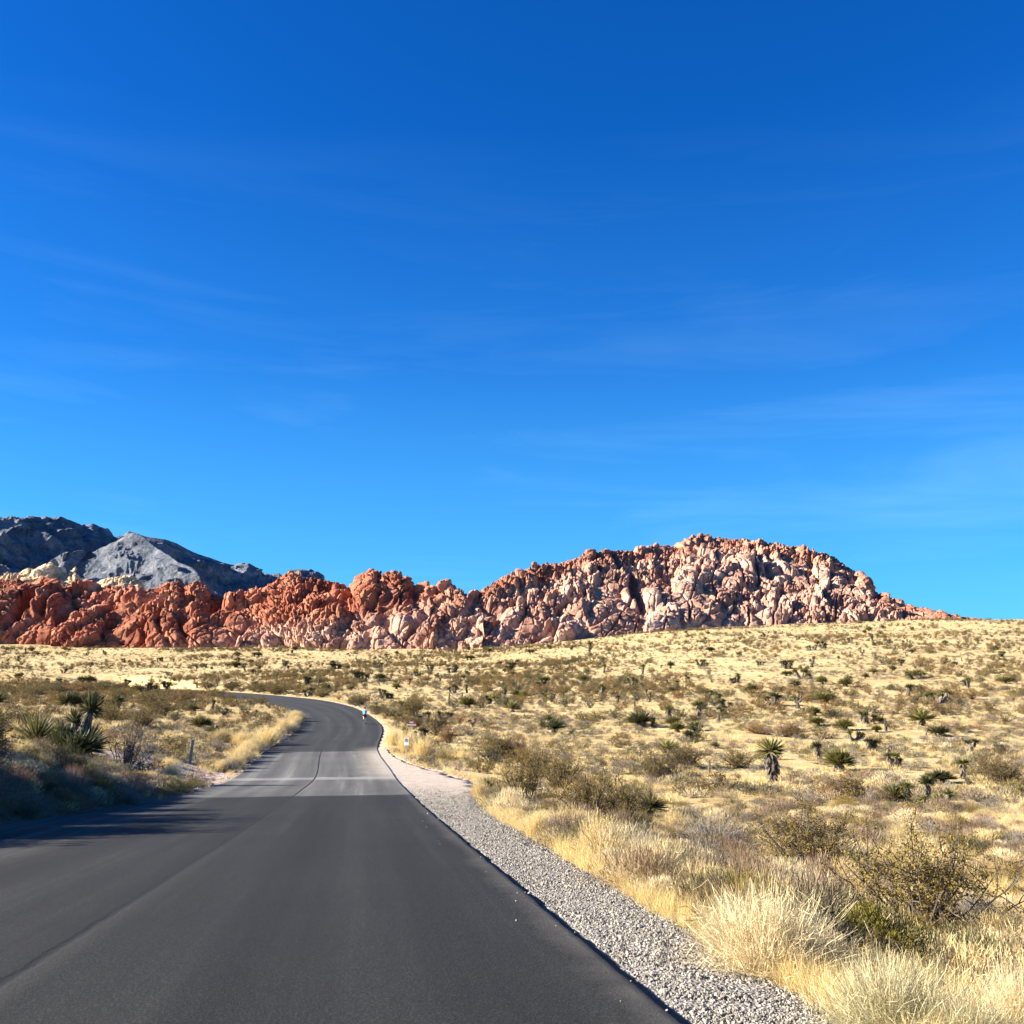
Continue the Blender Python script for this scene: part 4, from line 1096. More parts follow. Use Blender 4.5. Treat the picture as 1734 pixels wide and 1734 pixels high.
# big bushes read off the photo: kind, u, base v, height px, width px
def bush(name, what, cat, group, u, v, hpx, wpx, parts, rz=None, wunit=1.5, loc=None, hunit=.95):
    if loc is None:
        loc = hit(u, v); du = -6 if u < 550 else 6
        while not allowed(np.array([loc[0]]), np.array([loc[1]]), .15)[0][0] and 0 < u < 1750: u += du; loc = hit(u, v)
    k = loc[1] / F
    return place(name, what, cat, group, loc, parts, (wpx * k / wunit, wpx * k / wunit, hpx * k / hunit), rz)
CR = lambda j: [('branches', CREO[j][0]), ('foliage', CREO[j][1])]
CRR = lambda j: [('branches', CREO_RUST[j][0]), ('foliage', CREO_RUST[j][1])]
for (u, v, h, w, j) in ((1565, 1588, 190, 290, 0), (1375, 1482, 118, 215, 1), (1003, 1398, 110, 120, 2), (885, 1372, 84, 95, 3), (1060, 1392, 74, 90, 0), (948, 1340, 66, 80, 1),
                        (905, 1315, 60, 90, 2), (838, 1290, 50, 80, 3), (1160, 1300, 42, 90, 1), (1110, 1320, 50, 80, 0), (1250, 1300, 34, 70, 2), (1690, 1330, 50, 110, 3), (1075, 1430, 60, 80, 3),
                        (640, 1210, 22, 45, 0), (600, 1196, 20, 40, 1), (665, 1218, 26, 50, 2), (700, 1212, 30, 60, 3), (740, 1245, 40, 60, 0), (700, 1235, 24, 40, 1), (545, 1181, 18, 40, 2), (470, 1176, 20, 60, 3), (500, 1180, 18, 50, 0), (440, 1172, 18, 50, 1), (350, 1166, 18, 40, 2), (395, 1170, 18, 50, 3),
                        (118, 1168, 16, 50, 0), (150, 1170, 18, 50, 1), (178, 1170, 16, 46, 2), (205, 1171, 18, 44, 3), (228, 1172, 16, 40, 0), (92, 1167, 14, 40, 1), (190, 1225, 34, 70, 0), (240, 1235, 40, 70, 1), (170, 1215, 30, 60, 2), (270, 1215, 30, 80, 3), (255, 1195, 26, 80, 0), (100, 1178, 20, 60, 1), (60, 1180, 18, 50, 2), (200, 1182, 20, 60, 2), (30, 1245, 50, 70, 3)):
    bush('creosote_bush', 'olive bush', 'shrub', 'creosote bushes', u, v, h, w, CR(j))
for (u, v, h, w, j) in ((1418, 1352, 44, 100, 0), (1331, 1248, 26, 85, 1), (1285, 1243, 22, 60, 0), (870, 1290, 46, 70, 0), (990, 1360, 50, 70, 1), (1480, 1590, 40, 60, 0), (760, 1258, 30, 50, 1), (300, 1190, 22, 60, 0), (140, 1172, 18, 50, 1)):
    bush('rust_bush', 'rust brown bush', 'shrub', 'rust brown bushes', u, v, h, w, CRR(j))
bush('green_bush', 'yellow green leafy bush', 'shrub', 'green bushes', 1478, 1645, 92, 200, GREENB, 1.2, 1.9, loc=None, hunit=1.05)
for (u, v, h, w, j) in ((1278, 1648, 150, 270, 0), (1100, 1508, 92, 140, 1), (1235, 1618, 100, 150, 2), (1345, 1640, 90, 150, 1), (1040, 1455, 60, 80, 2), (1190, 1540, 60, 100, 0), (290, 1326, 38, 50, 2), (1725, 1770, 140, 150, 1)):
    bush('straw_bush', 'pale straw bush', 'shrub', 'straw coloured bushes', u, v, h, w, STRAW[j])
for (u, v, h, w) in ((1520, 1765, 150, 280), (1420, 1740, 90, 150), (1640, 1800, 120, 200)):
    bush('pale_bush', 'pale wiry bush', 'shrub', 'pale wiry bushes', u, v, h, w, PALEG[0])
for (u, v, h, w, j) in ((1205, 1440, 74, 160, 0), (1330, 1530, 46, 150, 1), (1160, 1400, 50, 80, 0), (1285, 1505, 44, 110, 1), (1390, 1590, 40, 100, 0), (1650, 1560, 70, 140, 1), (1640, 1690, 60, 120, 0), (1150, 1300, 34, 60, 1), (1440, 1430, 40, 100, 0), (970, 1420, 56, 80, 1)):
    bush('twiggy_bush', 'grey twiggy bush', 'shrub', 'grey twiggy bushes', u, v, h, w, GREYB[j])
for (u, v, h, w, j) in ((1012, 1462, 86, 88, 0), (960, 1425, 66, 90, 1), (450, 1262, 34, 60, 0), (480, 1240, 24, 40, 1), (430, 1275, 30, 40, 0), (410, 1262, 26, 50, 1), (500, 1222, 20, 36, 0), (375, 1255, 24, 50, 1), (690, 1275, 44, 50, 0), (715, 1285, 40, 50, 1), (755, 1288, 26, 50, 1), (780, 1292, 24, 40, 0), (665, 1262, 30, 30, 1),
                        (285, 1306, 26, 36, 1), (170, 1300, 22, 40, 0), (60, 1270, 40, 70, 1), (20, 1268, 50, 60, 0), (855, 1420, 50, 60, 1), (800, 1350, 30, 40, 0)):
    bush('grass_clump', 'tan grass clump', 'grass clump', 'tan grass clumps', u, v, h, w, TANB[j])
rbk = np.random.default_rng(21)
for i in range(130):  # dark shrub colours stand in for the bank's deep shade
    yb_ = 16 + 27 * rbk.random() ** 1.5; wb_ = rbk.uniform(.35, 3.2) ** 1.0
    nxb, nyb, _l = road_n(np.array(yb_)); ob_ = -(float(left_w(np.array(yb_))) + wb_)
    xb_ = float(road_x(yb_) + ob_ * nxb); yb2 = float(yb_ + ob_ * nyb)
    hb_ = rbk.uniform(.35, .8)
    k_ = i % 4
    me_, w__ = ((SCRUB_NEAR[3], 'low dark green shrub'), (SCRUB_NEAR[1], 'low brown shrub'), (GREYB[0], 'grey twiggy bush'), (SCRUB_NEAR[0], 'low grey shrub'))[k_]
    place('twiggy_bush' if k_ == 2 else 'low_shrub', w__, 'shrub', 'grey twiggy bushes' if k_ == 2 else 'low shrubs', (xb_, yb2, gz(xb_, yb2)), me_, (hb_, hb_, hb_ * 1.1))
for (u, v, h, w) in ((120, 1335, 44, 60), (155, 1330, 30, 50), (200, 1330, 26, 60), (240, 1328, 20, 50), (35, 1340, 40, 60)):
    bush('reddish_bush', 'reddish dry bush', 'shrub', 'reddish bushes on the bank', u, v, h, w, PINKB[0])
x, y, z = hit(208, 1312)
o = empty('bare_shrub', (x, y, z), 0.6, 1.0); k = y / F
dead, _ = creosote(75, True, bare=True, lean=(.5, 0), nst=20)
dead.materials[0] = M_BARK
obj('branches', dead, o); o.scale = (92 * k / 1.4, 92 * k / 1.4, 100 * k / .95); o.rotation_euler[2] = 0
tag(o, 'bare dark shrub with leafless branches leaning right on the left bank', 'shrub')

# dense bushes hugging the inner edge of the bend; they throw the comb of shadows
rb = np.random.default_rng(55)
for i in range(60):
    y = 60 + 64 * (i / 59) ** 1.0
    y = y + rb.uniform(-.8, .8)
    w = rb.uniform(.35, 1.3)
    nx, ny, l = road_n(np.array(y)); o_ = -(RW + w)
    x_ = float(road_x(y) + o_ * nx); y_ = float(y + o_ * ny)
    h = rb.uniform(.6, 1.25)
    if i % 3 == 0: place('grass_clump', 'tan grass clump', 'grass clump', 'tan grass clumps', (x_, y_, gz(x_, y_)), TANB[i % 2], (h * 1.0, h * 1.0, h))
    elif i % 3 == 1: place('twiggy_bush', 'grey twiggy bush', 'shrub', 'grey twiggy bushes', (x_, y_, gz(x_, y_)), GREYB[i % 2], (h, h, h * 1.1))
    else: place('grass_clump', 'tan grass clump', 'grass clump', 'tan grass clumps', (x_, y_, gz(x_, y_)), TANB[1], (h * .9, h * .9, h * 1.1))

# ------------------------------------------------------------------ random yuccas, creosotes and low shrubs
def fill(n, d0, d1, p, dens=None, margin=1.2, u0=-60, u1=1790):
    P, w, off, yf = sample(n * 4, d0, d1, p, u0, u1, margin, dens)
    B = np.array([(a, b) for a, b, _ in BLK])
    keep = []
    for i in range(len(P)):
        if np.min(np.hypot(B[:, 0] - P[i, 0], B[:, 1] - P[i, 1])) > .012 * P[i, 1] + .4: keep.append(i)
        if len(keep) >= n: break
    return P[keep], w[keep], off[keep]
P, w, off = fill(215, 85, 440, 0.0, lambda x, y, w, off, yf: np.where((x < 0) & (y > 230), 1.0, .55))
kk = ['rosette', 'clump', 'rosette', 'clump', 'joshua', 'tall', 'rosette', 'stump']
for i, p in enumerate(P):
    k = kk[rng.integers(8)]; h = rng.uniform(.9, 2.0) * (1 if k != 'stump' else .7)
    yucca(0, 0, h * F / p[1], k, rng.uniform(1.0, 1.5), loc=(float(p[0]), float(p[1]), float(p[2])))
# creosotes: the largest stay individual, the rest is one mass
P, w, off = fill(5200, 45, 455, -.15, lambda x, y, w, off, yf: np.where((x < 25) & (y > 170), 1.0, np.where((off < 0) & (y < 120), 0.06, np.where(y < 115, .05, .5))) * sstep(-.3, .2, fbm(x / 22, y / 22, o=2, s=88)))
h = rng.uniform(.6, 1.5, len(P)); app = h / P[:, 1]; order = np.argsort(-app)
ncre = 190
for i in order[:ncre]:
    j = rng.integers(5)
    what = ('olive bush', 'olive bush', 'rust brown bush', 'dark green bush', 'olive bush')[j]
    place('creosote_bush' if j != 2 else 'rust_bush', what, 'shrub', {2: 'rust brown bushes', 3: 'dark green bushes'}.get(j, 'creosote bushes'), tuple(float(a) for a in P[i]), CREO_FAR[j], (float(h[i] * 1.15), float(h[i] * 1.15), float(h[i])))
rest = order[ncre:]
scatter('distant_bushes', 'olive and brown bushes dotting the far flat and the slope', CREO_FAR, P[rest], rng.integers(0, 5, len(rest)), h[rest] * 1.15, .1, .85)
# low shrubs
P, w, off, yf = sample(60000, 9, 470, .12, -120, 1850, .35, lambda x, y, w, off, yf: np.clip(sstep(-.45, .25, fbm(x / 9, y / 9, o=3, s=91)) * .85 * (1 - .9 * np.exp(-((x + 16.5) / 7.0) ** 2 - ((y - 54) / 7.0) ** 2)), 0, 1))
near, wn, on, yn = sample(1500, 12, 90, .4, -120, 1850, .5)
P = np.concatenate([P, near])
h = rng.gamma(4.0, .075, len(P)) + .12
h = np.clip(h, .12, .75)
sel = rng.choice(len(SCRUB), len(P), p=[.15, .15, .12, .19, .13, .06, .1, .1])
nr_ = (P[:, 1] < 50) & (rng.random(len(P)) < .6)
sel = np.where(nr_ & np.isin(sel, (0, 3, 7)), rng.choice([1, 2, 5], len(P)), sel)
kpl = rng.random(len(P)) < np.where(P[:, 1] < 40, .55, .8)
P, h, sel = P[kpl], h[kpl], sel[kpl]
app = h / P[:, 1]; order = np.argsort(-app)
for i in order[:290]:
    nm = SN[sel[i]] if P[i, 1] < 60 else SCRUB[sel[i]][1]; me = SCRUB_NEAR[sel[i]] if P[i, 1] < 60 else SCRUB[sel[i]][0]
    place('low_shrub', 'low %s shrub' % nm, 'shrub', 'low shrubs', tuple(float(a) for a in P[i]), me, (float(h[i]), float(h[i]), float(h[i] * rng.uniform(.9, 1.5))))
rest = order[290:]
scatter('desert_scrub', 'small grey, brown and olive scrub peppering the desert floor', [m for m, _ in SCRUB] + SCRUB_NEAR, P[rest], sel[rest] + 8 * (P[rest, 1] < 45), h[rest], .1, 1.15)
print('scrub', len(rest))

# ------------------------------------------------------------------ grass
def gdens(x, y, w, off, yf):
    gw = gravel_w(yf)
    pt = sstep(-.25, .25, fbm(x / 5.0, y / 5.0, o=3, s=61))
    pt = pt * np.where((off < 0) & (yf < 46) & (w < 3.2), .08, 1)
    edge = np.exp(-((w - gw - .3) / 1.1) ** 2) * (off > 0)
    bank = (off < 0) * (w > 3.2) * (w < 14) * (yf < 45) * .45
    basin = (off < 0) * (yf > 52) * (w < 9) * .8
    bare = np.exp(-((x + 16.5) / 7.0) ** 2 - ((y - 54) / 7.0) ** 2) * 1.0
    return np.clip(np.maximum.reduce([edge, pt * .75, bank, basin]) * (1 - bare), 0, 1)
pts, w_, off_, yf_ = sample(62000, 4.5, 60, .75, margin=.05, dens=gdens)
gold = (off_ > 0) & (w_ - gravel_w(yf_) < 1.3 + 1.2 * vnoise(yf_ / 1.5, yf_ * 0)) | (fbm(pts[:, 0] / 6, pts[:, 1] / 6, o=2, s=66) > .12)
BB = np.array([q for q in BLK if q[2] > .25 and q[1] < 60])
kp = np.ones(len(pts), bool)
for bx0, by0, br0 in BB: kp &= np.hypot(pts[:, 0] - bx0, pts[:, 1] - by0) > br0 * .8
pts, w_, off_, yf_, gold = pts[kp], w_[kp], off_[kp], yf_[kp], gold[kp]
idx = np.where(gold, rng.integers(0, 2, len(pts)), rng.integers(2, 5, len(pts)))
sc_ = rng.uniform(.16, .40, len(pts)) * np.where(pts[:, 1] < 14, .8, 1.05)
scatter('dry_grass', 'golden and tan dry grass growing along the verge and over the near flat', GRASS, pts, idx, sc_)
pts, w_, off_, yf_ = sample(42000, 55, 230, .4, margin=.05, dens=lambda x, y, w, off, yf: np.clip(gdens(x, y, w, off, yf) * .8 * sstep(260, 120, y) + .05, 0, 1))
idx = rng.integers(0, 3, len(pts))
scatter('distant_dry_grass', 'tan dry grass covering the flat beyond the parking sign', GRASSW, pts, idx, rng.uniform(.25, .5, len(pts)))

# ------------------------------------------------------------------ stones
def rock_mesh(seed, mat):
    bm = bmesh.new(); bmesh.ops.create_icosphere(bm, subdivisions=2, radius=1.0)
    g = np.random.default_rng(seed); V = np.array([v.co[:] for v in bm.verts])
    k = 1 + .35 * vnoise(V[:, 0] * 1.5 + seed, V[:, 1] * 1.5, V[:, 2] * 1.5, seed) + .15 * vnoise(V[:, 0] * 4, V[:, 1] * 4, V[:, 2] * 4, seed)
    pl = unit(g.normal(0, 1, (7, 3)))
    V = V * k[:, None]
    for n_ in pl:
        d = V @ n_; V = V - np.clip(d - .72, 0, None)[:, None] * n_
    for v, c in zip(bm.verts, V): v.co = c * np.array([1.2, 1, .75])
    me = bpy.data.meshes.new('rock'); bm.to_mesh(me); bm.free(); me.materials.append(mat); return me
M_STONE = plant_mat('pale_stone', (.40, .36, .33), (.66, .62, .58), .15, 0, .9)
M_GRVL = plant_mat('gravel_stone', (.11, .095, .075), (.42, .38, .31), .45, 0, .9)
M_REDST = plant_mat('reddish_stone', (.30, .20, .15), (.55, .42, .34), .2, 0, .9)
RK = [rock_mesh(i, M_STONE) for i in range(4)]; RKR = [rock_mesh(10 + i, M_REDST) for i in range(3)]
for (u, v, s, j) in ((417, 1218, 10, 0), (430, 1217, 9, 1), (441, 1214, 8, 2), (384, 1257, 9, 3), (376, 1254, 6, 0), (394, 1266, 6, 1), (401, 1259, 5, 2), (606, 1200, 5, 3), (600, 1202, 4, 0), (370, 1252, 5, 1),
                     (1607, 1422, 9, 3), (1600, 1420, 6, 0), (1495, 1640, 8, 1), (1560, 1402, 6, 2), (1690, 1436, 8, 1), (1410, 1485, 8, 0), (1500, 1567, 9, 2)):
    x, y, z = hit(u, v); r_ = .5 * s * y / F; step_ = 0
    while not allowed(np.array([x]), np.array([y]), .1)[0][0] and step_ < 40: v -= .4; step_ += 1; x, y, z = hit(u, v)
    place('rock', 'small pale rock', 'rock', 'pale rocks', (x, y, z), RK[j], (r_, r_, r_))
for i in range(46):
    u, v = rb.uniform(300, 450), rb.uniform(1268, 1290)
    x, y, z = hit(u, v); ok = allowed(np.array([x]), np.array([y]), .4)[0][0]
    if not ok: continue
    r_ = rb.uniform(.06, .22)
    place('rock', 'small reddish rock', 'rock', 'reddish rubble beside the bend', (x, y, z), RKR[i % 3], (r_, r_, r_ * .8))
# loose gravel
GS = [rock_mesh(20 + i, M_GRVL) for i in range(3)]
n = 60000
yy = 3.5 * (50 / 3.5) ** rng.random(n)
o_ = RW + .03 + rng.random(n) ** 1.0 * (gravel_w(yy) + .25) - (rng.random(n) < .006) * rng.exponential(.15, n)
nx, ny, l = road_n(yy); x = road_x(yy) + o_ * nx; y = yy + o_ * ny; z = np.where(o_ < RW, road_z(yy), ground(x, y, False)[0])
sz = np.clip(rng.lognormal(math.log(.0062), .42, n), .003, .022) * (1 + y / 40) * np.clip((52 - y) / 18, .1, 1)
scatter('gravel_stones', 'loose grey crushed stones lying on the gravel verge', GS, np.stack([x, y, z + .004], -1), rng.integers(0, 3, n), sz, 1.5)
n = 9000
P, w, off, yf = sample(n, 30, 75, .3, 250, 900, .2, lambda x, y, w, off, yf: np.clip(np.exp(-((x + 16.5) / 7.5) ** 2 - ((y - 54) / 7.0) ** 2) + sstep(3, 0, w - gravel_w(yf)) * (off > 0), 0, 1))
scatter('loose_pebbles', 'pinkish pebbles strewn over the bare ground beside the road', RKR, P, rng.integers(0, 3, len(P)), rng.uniform(.015, .07, len(P)), 1.5)

# ------------------------------------------------------------------ signs and post
def simple_mat(name, col, rough=.6, metal=0.0, noise=.12, sc=6):
    m, t, b = new_mat(name, rough, .4)
    c = ramp(t, tnoise(t, sc, 5), [(.35, tuple(a * (1 - noise) for a in col)), (.65, tuple(min(1, a * (1 + noise)) for a in col))])
    t.links.new(c, b.inputs['Base Color']); b.inputs['Metallic'].default_value = metal
    return m
M_WHITE = simple_mat('white_sign_paint', (.50, .50, .49)); M_BLACK = simple_mat('black_paint', (.02, .02, .022)); M_GALV = simple_mat('galvanised_steel', (.42, .42, .42), .45, .7)
M_MAROON = simple_mat('dark_red_sign_paint', (.10, .010, .010)); M_WOOD = simple_mat('weathered_post_paint', (.24, .225, .21), .85, 0, .4, 14); M_FADE = simple_mat('faded_sign_ink', (.025, .022, .025))

def box_bm(bm, c, s, bev=.0):
    r_ = bmesh.ops.create_cube(bm, size=1.0)
    bmesh.ops.scale(bm, vec=s, verts=r_['verts']); bmesh.ops.translate(bm, vec=c, verts=r_['verts'])
    if bev:
        es = list({e for v in r_['verts'] for e in v.link_edges}); bmesh.ops.bevel(bm, geom=es, offset=bev, segments=2, affect='EDGES')
def bm_mesh(name, bm, mat):
    me = bpy.data.meshes.new(name); bm.to_mesh(me); bm.free(); me.materials.append(mat); return me
def plate(name, w, h, t_, rad, mat):
    bm = bmesh.new(); vs = []
    for cx_, cz_, a0 in ((w / 2 - rad, h / 2 - rad, 0), (-w / 2 + rad, h / 2 - rad, 90), (-w / 2 + rad, -h / 2 + rad, 180), (w / 2 - rad, -h / 2 + rad, 270)):
        for k in range(5):
            a = R(a0 + k * 22.5); vs.append(bm.verts.new((cx_ + rad * math.cos(a), -t_ / 2, cz_ + rad * math.sin(a))))
    f = bm.faces.new(vs); e = bmesh.ops.extrude_face_region(bm, geom=[f])
    bmesh.ops.translate(bm, vec=(0, t_, 0), verts=[v for v in e['geom'] if isinstance(v, bmesh.types.BMVert)])
    bmesh.ops.recalc_face_normals(bm, faces=bm.faces)
    return bm_mesh(name, bm, mat)
def ring(bm, r0, r1, t_, n=32, yc=0):
    for k in range(n):
        a, b = 2 * math.pi * k / n, 2 * math.pi * (k + 1) / n
        q = [bm.verts.new((r * math.cos(t), yc, r * math.sin(t))) for r, t in ((r0, a), (r1, a), (r1, b), (r0, b))]
        bm.faces.new(q)
def lettering(name, text, size, mat, parent, loc):
    cu = bpy.data.curves.new(name, 'FONT'); cu.body = text; cu.size = size; cu.align_x = 'CENTER'; cu.align_y = 'CENTER'; cu.extrude = .002; cu.offset = size * .018
    cu.materials.append(mat)
    tmp = bpy.data.objects.new('tmp_text', cu); COL.objects.link(tmp); bpy.context.view_layer.update()
    me = bpy.data.meshes.new_from_object(tmp); bpy.data.objects.remove(tmp); bpy.data.curves.remove(cu)
    o = obj(name, me, parent, loc); o.rotation_euler = (math.pi / 2, 0, 0); return o
x, y, z = hit(687.5, 1299)
sg = empty('parking_sign', (x, y, z - .02), R(-14))
tag(sg, 'small white no parking sign on a thin steel post beside the gravel turnout', 'sign')
k = y / F
bm = bmesh.new(); box_bm(bm, (0, .012, .70), (.045, .012, 1.44)); box_bm(bm, (-.02, .024, .70), (.008, .016, 1.44)); box_bm(bm, (.02, .024, .70), (.008, .016, 1.44))
obj('post', bm_mesh('post', bm, M_GALV), sg)
pw, ph = .305, .46
pz = 48 * k - ph / 2
obj('plate', plate('plate', pw, ph, .004, .03, M_WHITE), sg, (0, -.005, pz))
bm = bmesh.new(); ring(bm, .086, .114, 0)
bmesh.ops.translate(bm, vec=(0, 0, 0), verts=bm.verts)
r_ = bmesh.ops.create_cube(bm, size=1.0); bmesh.ops.scale(bm, vec=(.19, .001, .022), verts=r_['verts']); bmesh.ops.rotate(bm, cent=(0, 0, 0), matrix=Matrix.Rotation(R(45), 3, 'Y'), verts=r_['verts'])
obj('prohibition_circle', bm_mesh('prohibition_circle', bm, M_FADE), sg, (0, -.0095, pz + .07))
lettering('lettering', 'P', .17, M_BLACK, sg, (0, -.0135, pz + .07))
# dark red sign
sgd = 80.0
px_, py_, pzc = (float(a) for a in px_pt(697, 1225.3, sgd))
gz_ = gz(px_, py_)
rs = empty('warning_sign', (px_, py_, gz_), R(-14)); tag(rs, 'dark red board with two lines of white lettering standing behind the tan bushes', 'sign')
hh = pzc - gz_
bm = bmesh.new(); box_bm(bm, (0, .03, hh / 2 - .1), (.06, .05, hh + .3), .006)
obj('post', bm_mesh('post', bm, M_GALV), rs)
obj('board', plate('board', .70, .42, .012, .012, M_MAROON), rs, (0, -.008, hh))
lettering('lettering', 'NO', .19, M_WHITE, rs, (0, -.018, hh + .09))
lettering('lettering', 'PARKING', .172, M_WHITE, rs, (0, -.018, hh - .10))
# marker post on the left
x, y, z = hit(321.5, 1291, 45)
mp_ = empty('marker_post', (x, y, z - .03), R(28)); tag(mp_, 'square marker post, white on its sunny side, leaning slightly right by the left gravel pullout', 'post')
k = y / F
hp = 37 * k
bm = bmesh.new(); box_bm(bm, (0, 0, hp / 2), (.15, .15, hp), .012)
o = obj('shaft', bm_mesh('shaft', bm, M_WOOD), mp_)
bm = bmesh.new(); box_bm(bm, (0, 0, hp + .018), (.16, .16, .034), .008)
obj('cap', bm_mesh('cap', bm, M_WHITE), mp_); mp_.rotation_euler = (0, R(5), R(10))

# ------------------------------------------------------------------ cyclist
M_SKIN = simple_mat('skin', (.55, .36, .27), .5); M_JERSEY = simple_mat('blue_jersey', (.10, .42, .72), .7); M_NAVY = simple_mat('navy_fabric', (.01, .015, .035), .8)
M_RUB = simple_mat('black_rubber', (.015, .015, .015), .6); M_FRAME = simple_mat('black_frame_paint', (.03, .03, .035), .3); M_SOCK = simple_mat('pale_sock', (.75, .73, .68), .8)
def skin(name, verts, edges, radii, mat, parent=None, loc=None, root=0, sub=2):
    me = bpy.data.meshes.new(name); me.from_pydata(verts, edges, []); me.update()
    o = obj(name, me, parent, loc)
    md = o.modifiers.new('skin', 'SKIN'); md.use_smooth_shade = True
    sv = me.skin_vertices[0].data if len(me.skin_vertices) else None
    if sv is None:
        bm = bmesh.new(); bm.from_mesh(me); bm.verts.layers.skin.verify(); bm.to_mesh(me); bm.free(); sv = me.skin_vertices[0].data
    for i, r_ in enumerate(radii):
        sv[i].radius = (r_, r_) if not isinstance(r_, tuple) else r_
        sv[i].use_root = (i == root)
    sm = o.modifiers.new('subsurf', 'SUBSURF'); sm.levels = sub; sm.render_levels = sub
    me.materials.append(mat)
    return o
bx_, by_, bz_ = hit(617.3, 1226.3, 90)
yr = np.array(by_); nx, ny, l = road_n(yr); hd = math.atan2(float(ny), float(nx))          # bike heads along the road
slope = math.atan(float((road_z(by_ + 1) - road_z(by_ - 1)) / 2))
bike = empty('bicycle', (bx_, by_, bz_ + .01), hd); bike.rotation_euler = (slope, 0, hd)
tag(bike, 'black road bicycle ridden along the right edge of the bend', 'bicycle')
def wheel(yc):
    bm = bmesh.new(); n1, n2 = 32, 8; vs = []
    for i in range(n1):
        a = 2 * math.pi * i / n1; row = []
        for j in range(n2):
            b = 2 * math.pi * j / n2; r_ = .33 + .016 * math.cos(b); row.append(bm.verts.new((.016 * math.sin(b), r_ * math.cos(a), r_ * math.sin(a))))
        vs.append(row)
    for i in range(n1):
        for j in range(n2): bm.faces.new((vs[i][j], vs[(i + 1) % n1][j], vs[(i + 1) % n1][(j + 1) % n2], vs[i][(j + 1) % n2]))
    w = obj('wheel', bm_mesh('tyre', bm, M_RUB), bike, (0, yc, .346))
    P = []
    for i in range(20):
        a = 2 * math.pi * i / 20 + .1; P.append([(.03 * (-1) ** i, .0, .0), (0, .315 * math.cos(a), .315 * math.sin(a))])
    m = MB(); m.add(tubes(np.array(P), np.full((20, 2), .0018), 3))
    an = np.linspace(0, 2 * math.pi, 33); rim = np.stack([0 * an, .312 * np.cos(an), .312 * np.sin(an)], -1)[None]
    m.add(tubes(rim, np.full((1, 33), .010), 5))
    m.add(tubes(np.array([[(-.05, 0, 0), (.05, 0, 0)]]), np.full((1, 2), .018), 8))
    obj('rim', m.mesh('rim', [M_GALV]), w)
wheel(-.50); wheel(.50)
m = MB()
for p in ([(0, -.08, .28), (0, -.24, .86)], [(0, -.08, .28), (0, .36, .66)], [(0, -.20, .78), (0, .33, .80)], [(0, .33, .84), (0, .38, .62)], [(.045, .38, .62), (.05, .50, .346)], [(-.045, .38, .62), (-.05, .50, .346)],
          [(.03, -.08, .28), (.06, -.50, .346)], [(-.03, -.08, .28), (-.06, -.50, .346)], [(.02, -.21, .74), (.06, -.50, .346)], [(-.02, -.21, .74), (-.06, -.50, .346)]):
    m.add(tubes(np.array([p]), np.full((1, 2), .016), 8))
obj('frame', m.mesh('frame', [M_FRAME], True), bike)
m = MB(); m.add(tubes(np.array([[(0, .33, .84), (0, .34, .92), (0, .42, .94)]]), np.full((1, 3), .014), 8))
m.add(tubes(np.array([[(-.20, .54, .84), (-.215, .58, .90), (-.21, .50, .95), (-.19, .42, .95), (0, .42, .94), (.19, .42, .95), (.21, .50, .95), (.215, .58, .90), (.20, .54, .84)]]), np.full((1, 9), .014), 8))
obj('handlebar', m.mesh('handlebar', [M_RUB], True), bike)
bm = bmesh.new(); bmesh.ops.create_uvsphere(bm, u_segments=16, v_segments=8, radius=1)
for v in bm.verts: v.co = Vector((v.co.x * (.075 if v.co.y < 0 else .075 - .045 * v.co.y), v.co.y * .14, v.co.z * .03))
obj('saddle', bm_mesh('saddle', bm, M_RUB), bike, (0, -.23, .90))
m = MB(); m.add(tubes(np.array([[(.05, -.08, .28), (.07, -.08, .11)], [(-.05, -.08, .28), (-.07, -.08, .45)], [(.07, -.08, .11), (.15, -.08, .11)], [(-.07, -.08, .45), (-.15, -.08, .45)], [(-.06, -.08, .28), (.06, -.08, .28)]]), np.full((5, 2), .012), 6))
obj('cranks', m.mesh('cranks', [M_FRAME]), bike)
per = empty('person', (bx_, by_, bz_ + .01), hd); per.rotation_euler = (slope, 0, hd)
tag(per, 'person in a bright blue jersey, black shorts and dark helmet riding away up the road', 'person')
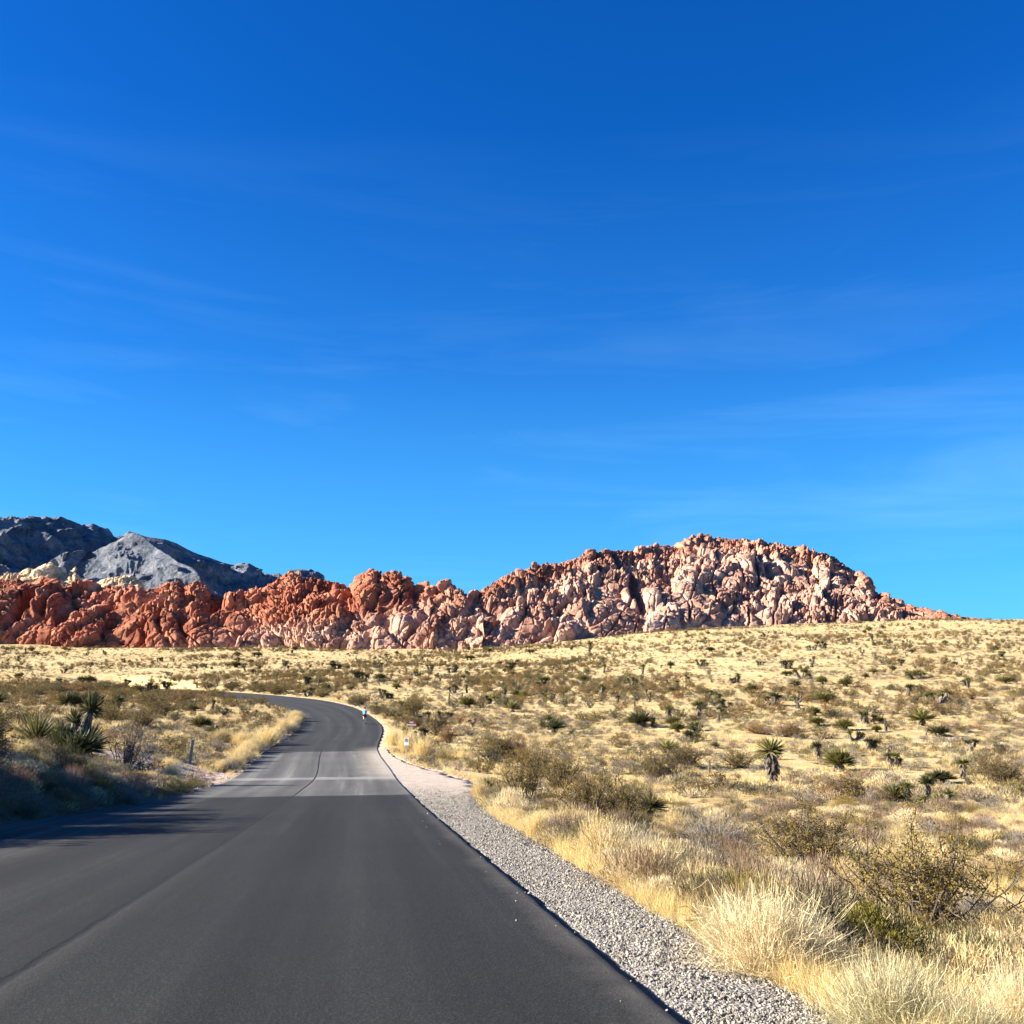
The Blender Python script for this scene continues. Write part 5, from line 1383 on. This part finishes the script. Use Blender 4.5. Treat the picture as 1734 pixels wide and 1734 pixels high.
# joints
hipc = (0, -.22, .98)
V = [hipc, (0, -.12, 1.12), (0, .03, 1.28), (0, .16, 1.40), (0, .24, 1.46), (0, .32, 1.53), (0, .36, 1.60),       # pelvis..head
     (.09, -.20, .93), (.115, .16, .72), (.105, -.02, .30), (.105, -.08, .16), (.105, .06, .10),                    # right leg (down)
     (-.09, -.20, .93), (-.125, .20, .92), (-.11, .00, .60), (-.105, -.08, .50), (-.105, .05, .44),                 # left leg (up)
     (.17, .15, 1.39), (.23, .26, 1.16), (.20, .44, .98), (.195, .50, .965),
     (-.17, .15, 1.39), (-.23, .26, 1.16), (-.20, .44, .98), (-.195, .50, .965)]
E = [(0, 1), (1, 2), (2, 3), (3, 4), (4, 5), (5, 6), (0, 7), (7, 8), (8, 9), (9, 10), (10, 11), (0, 12), (12, 13), (13, 14), (14, 15), (15, 16), (3, 17), (17, 18), (18, 19), (19, 20), (3, 21), (21, 22), (22, 23), (23, 24)]
Rr = [(.14, .11), (.13, .10), (.14, .11), (.15, .10), .06, .085, .095, .095, .065, .05, .035, .032, .095, .065, .05, .035, .032, .055, .042, .03, .035, .055, .042, .03, .035]
skin('body', V, E, Rr, M_SKIN, per)
jv = [(0, -.20, 1.02), (0, -.12, 1.13), (0, .03, 1.29), (0, .16, 1.405), (0, .22, 1.445), (.17, .15, 1.395), (.225, .24, 1.20), (-.17, .15, 1.395), (-.225, .24, 1.20)]
je = [(0, 1), (1, 2), (2, 3), (3, 4), (3, 5), (5, 6), (3, 7), (7, 8)]
jr = [(.165, .13), (.155, .125), (.165, .13), (.17, .12), .07, .075, .06, .075, .06]
skin('jersey', jv, je, jr, M_JERSEY, per)
sv_ = [(0, -.24, .97), (0, -.19, 1.03), (.10, -.19, .92), (.118, .08, .77), (-.10, -.19, .92), (-.127, .10, .925)]
skin('shorts', sv_, [(0, 1), (0, 2), (2, 3), (0, 4), (4, 5)], [(.17, .14), (.165, .13), .12, .085, .12, .085], M_NAVY, per)
for s_, zz in ((1, .12), (-1, .46)):
    skin('shoe', [(s_ * .105, -.09, zz + .02), (s_ * .105, -.02, zz - .01), (s_ * .105, .09, zz - .03)], [(0, 1), (1, 2)], [.045, .042, .032], M_RUB, per)
    skin('sock', [(s_ * .105, -.075, zz + .06), (s_ * .106, -.045, zz + .17)], [(0, 1)], [.045, .052], M_SOCK, per)
bm = bmesh.new(); bmesh.ops.create_uvsphere(bm, u_segments=20, v_segments=12, radius=1)
for v in bm.verts: v.co = Vector((v.co.x * .112, v.co.y * .15, max(v.co.z, -.25) * .115))
h_ = obj('helmet', bm_mesh('helmet', bm, M_NAVY), per, (0, .36, 1.635)); h_.rotation_euler = (R(-12), 0, 0)

flush_labels()
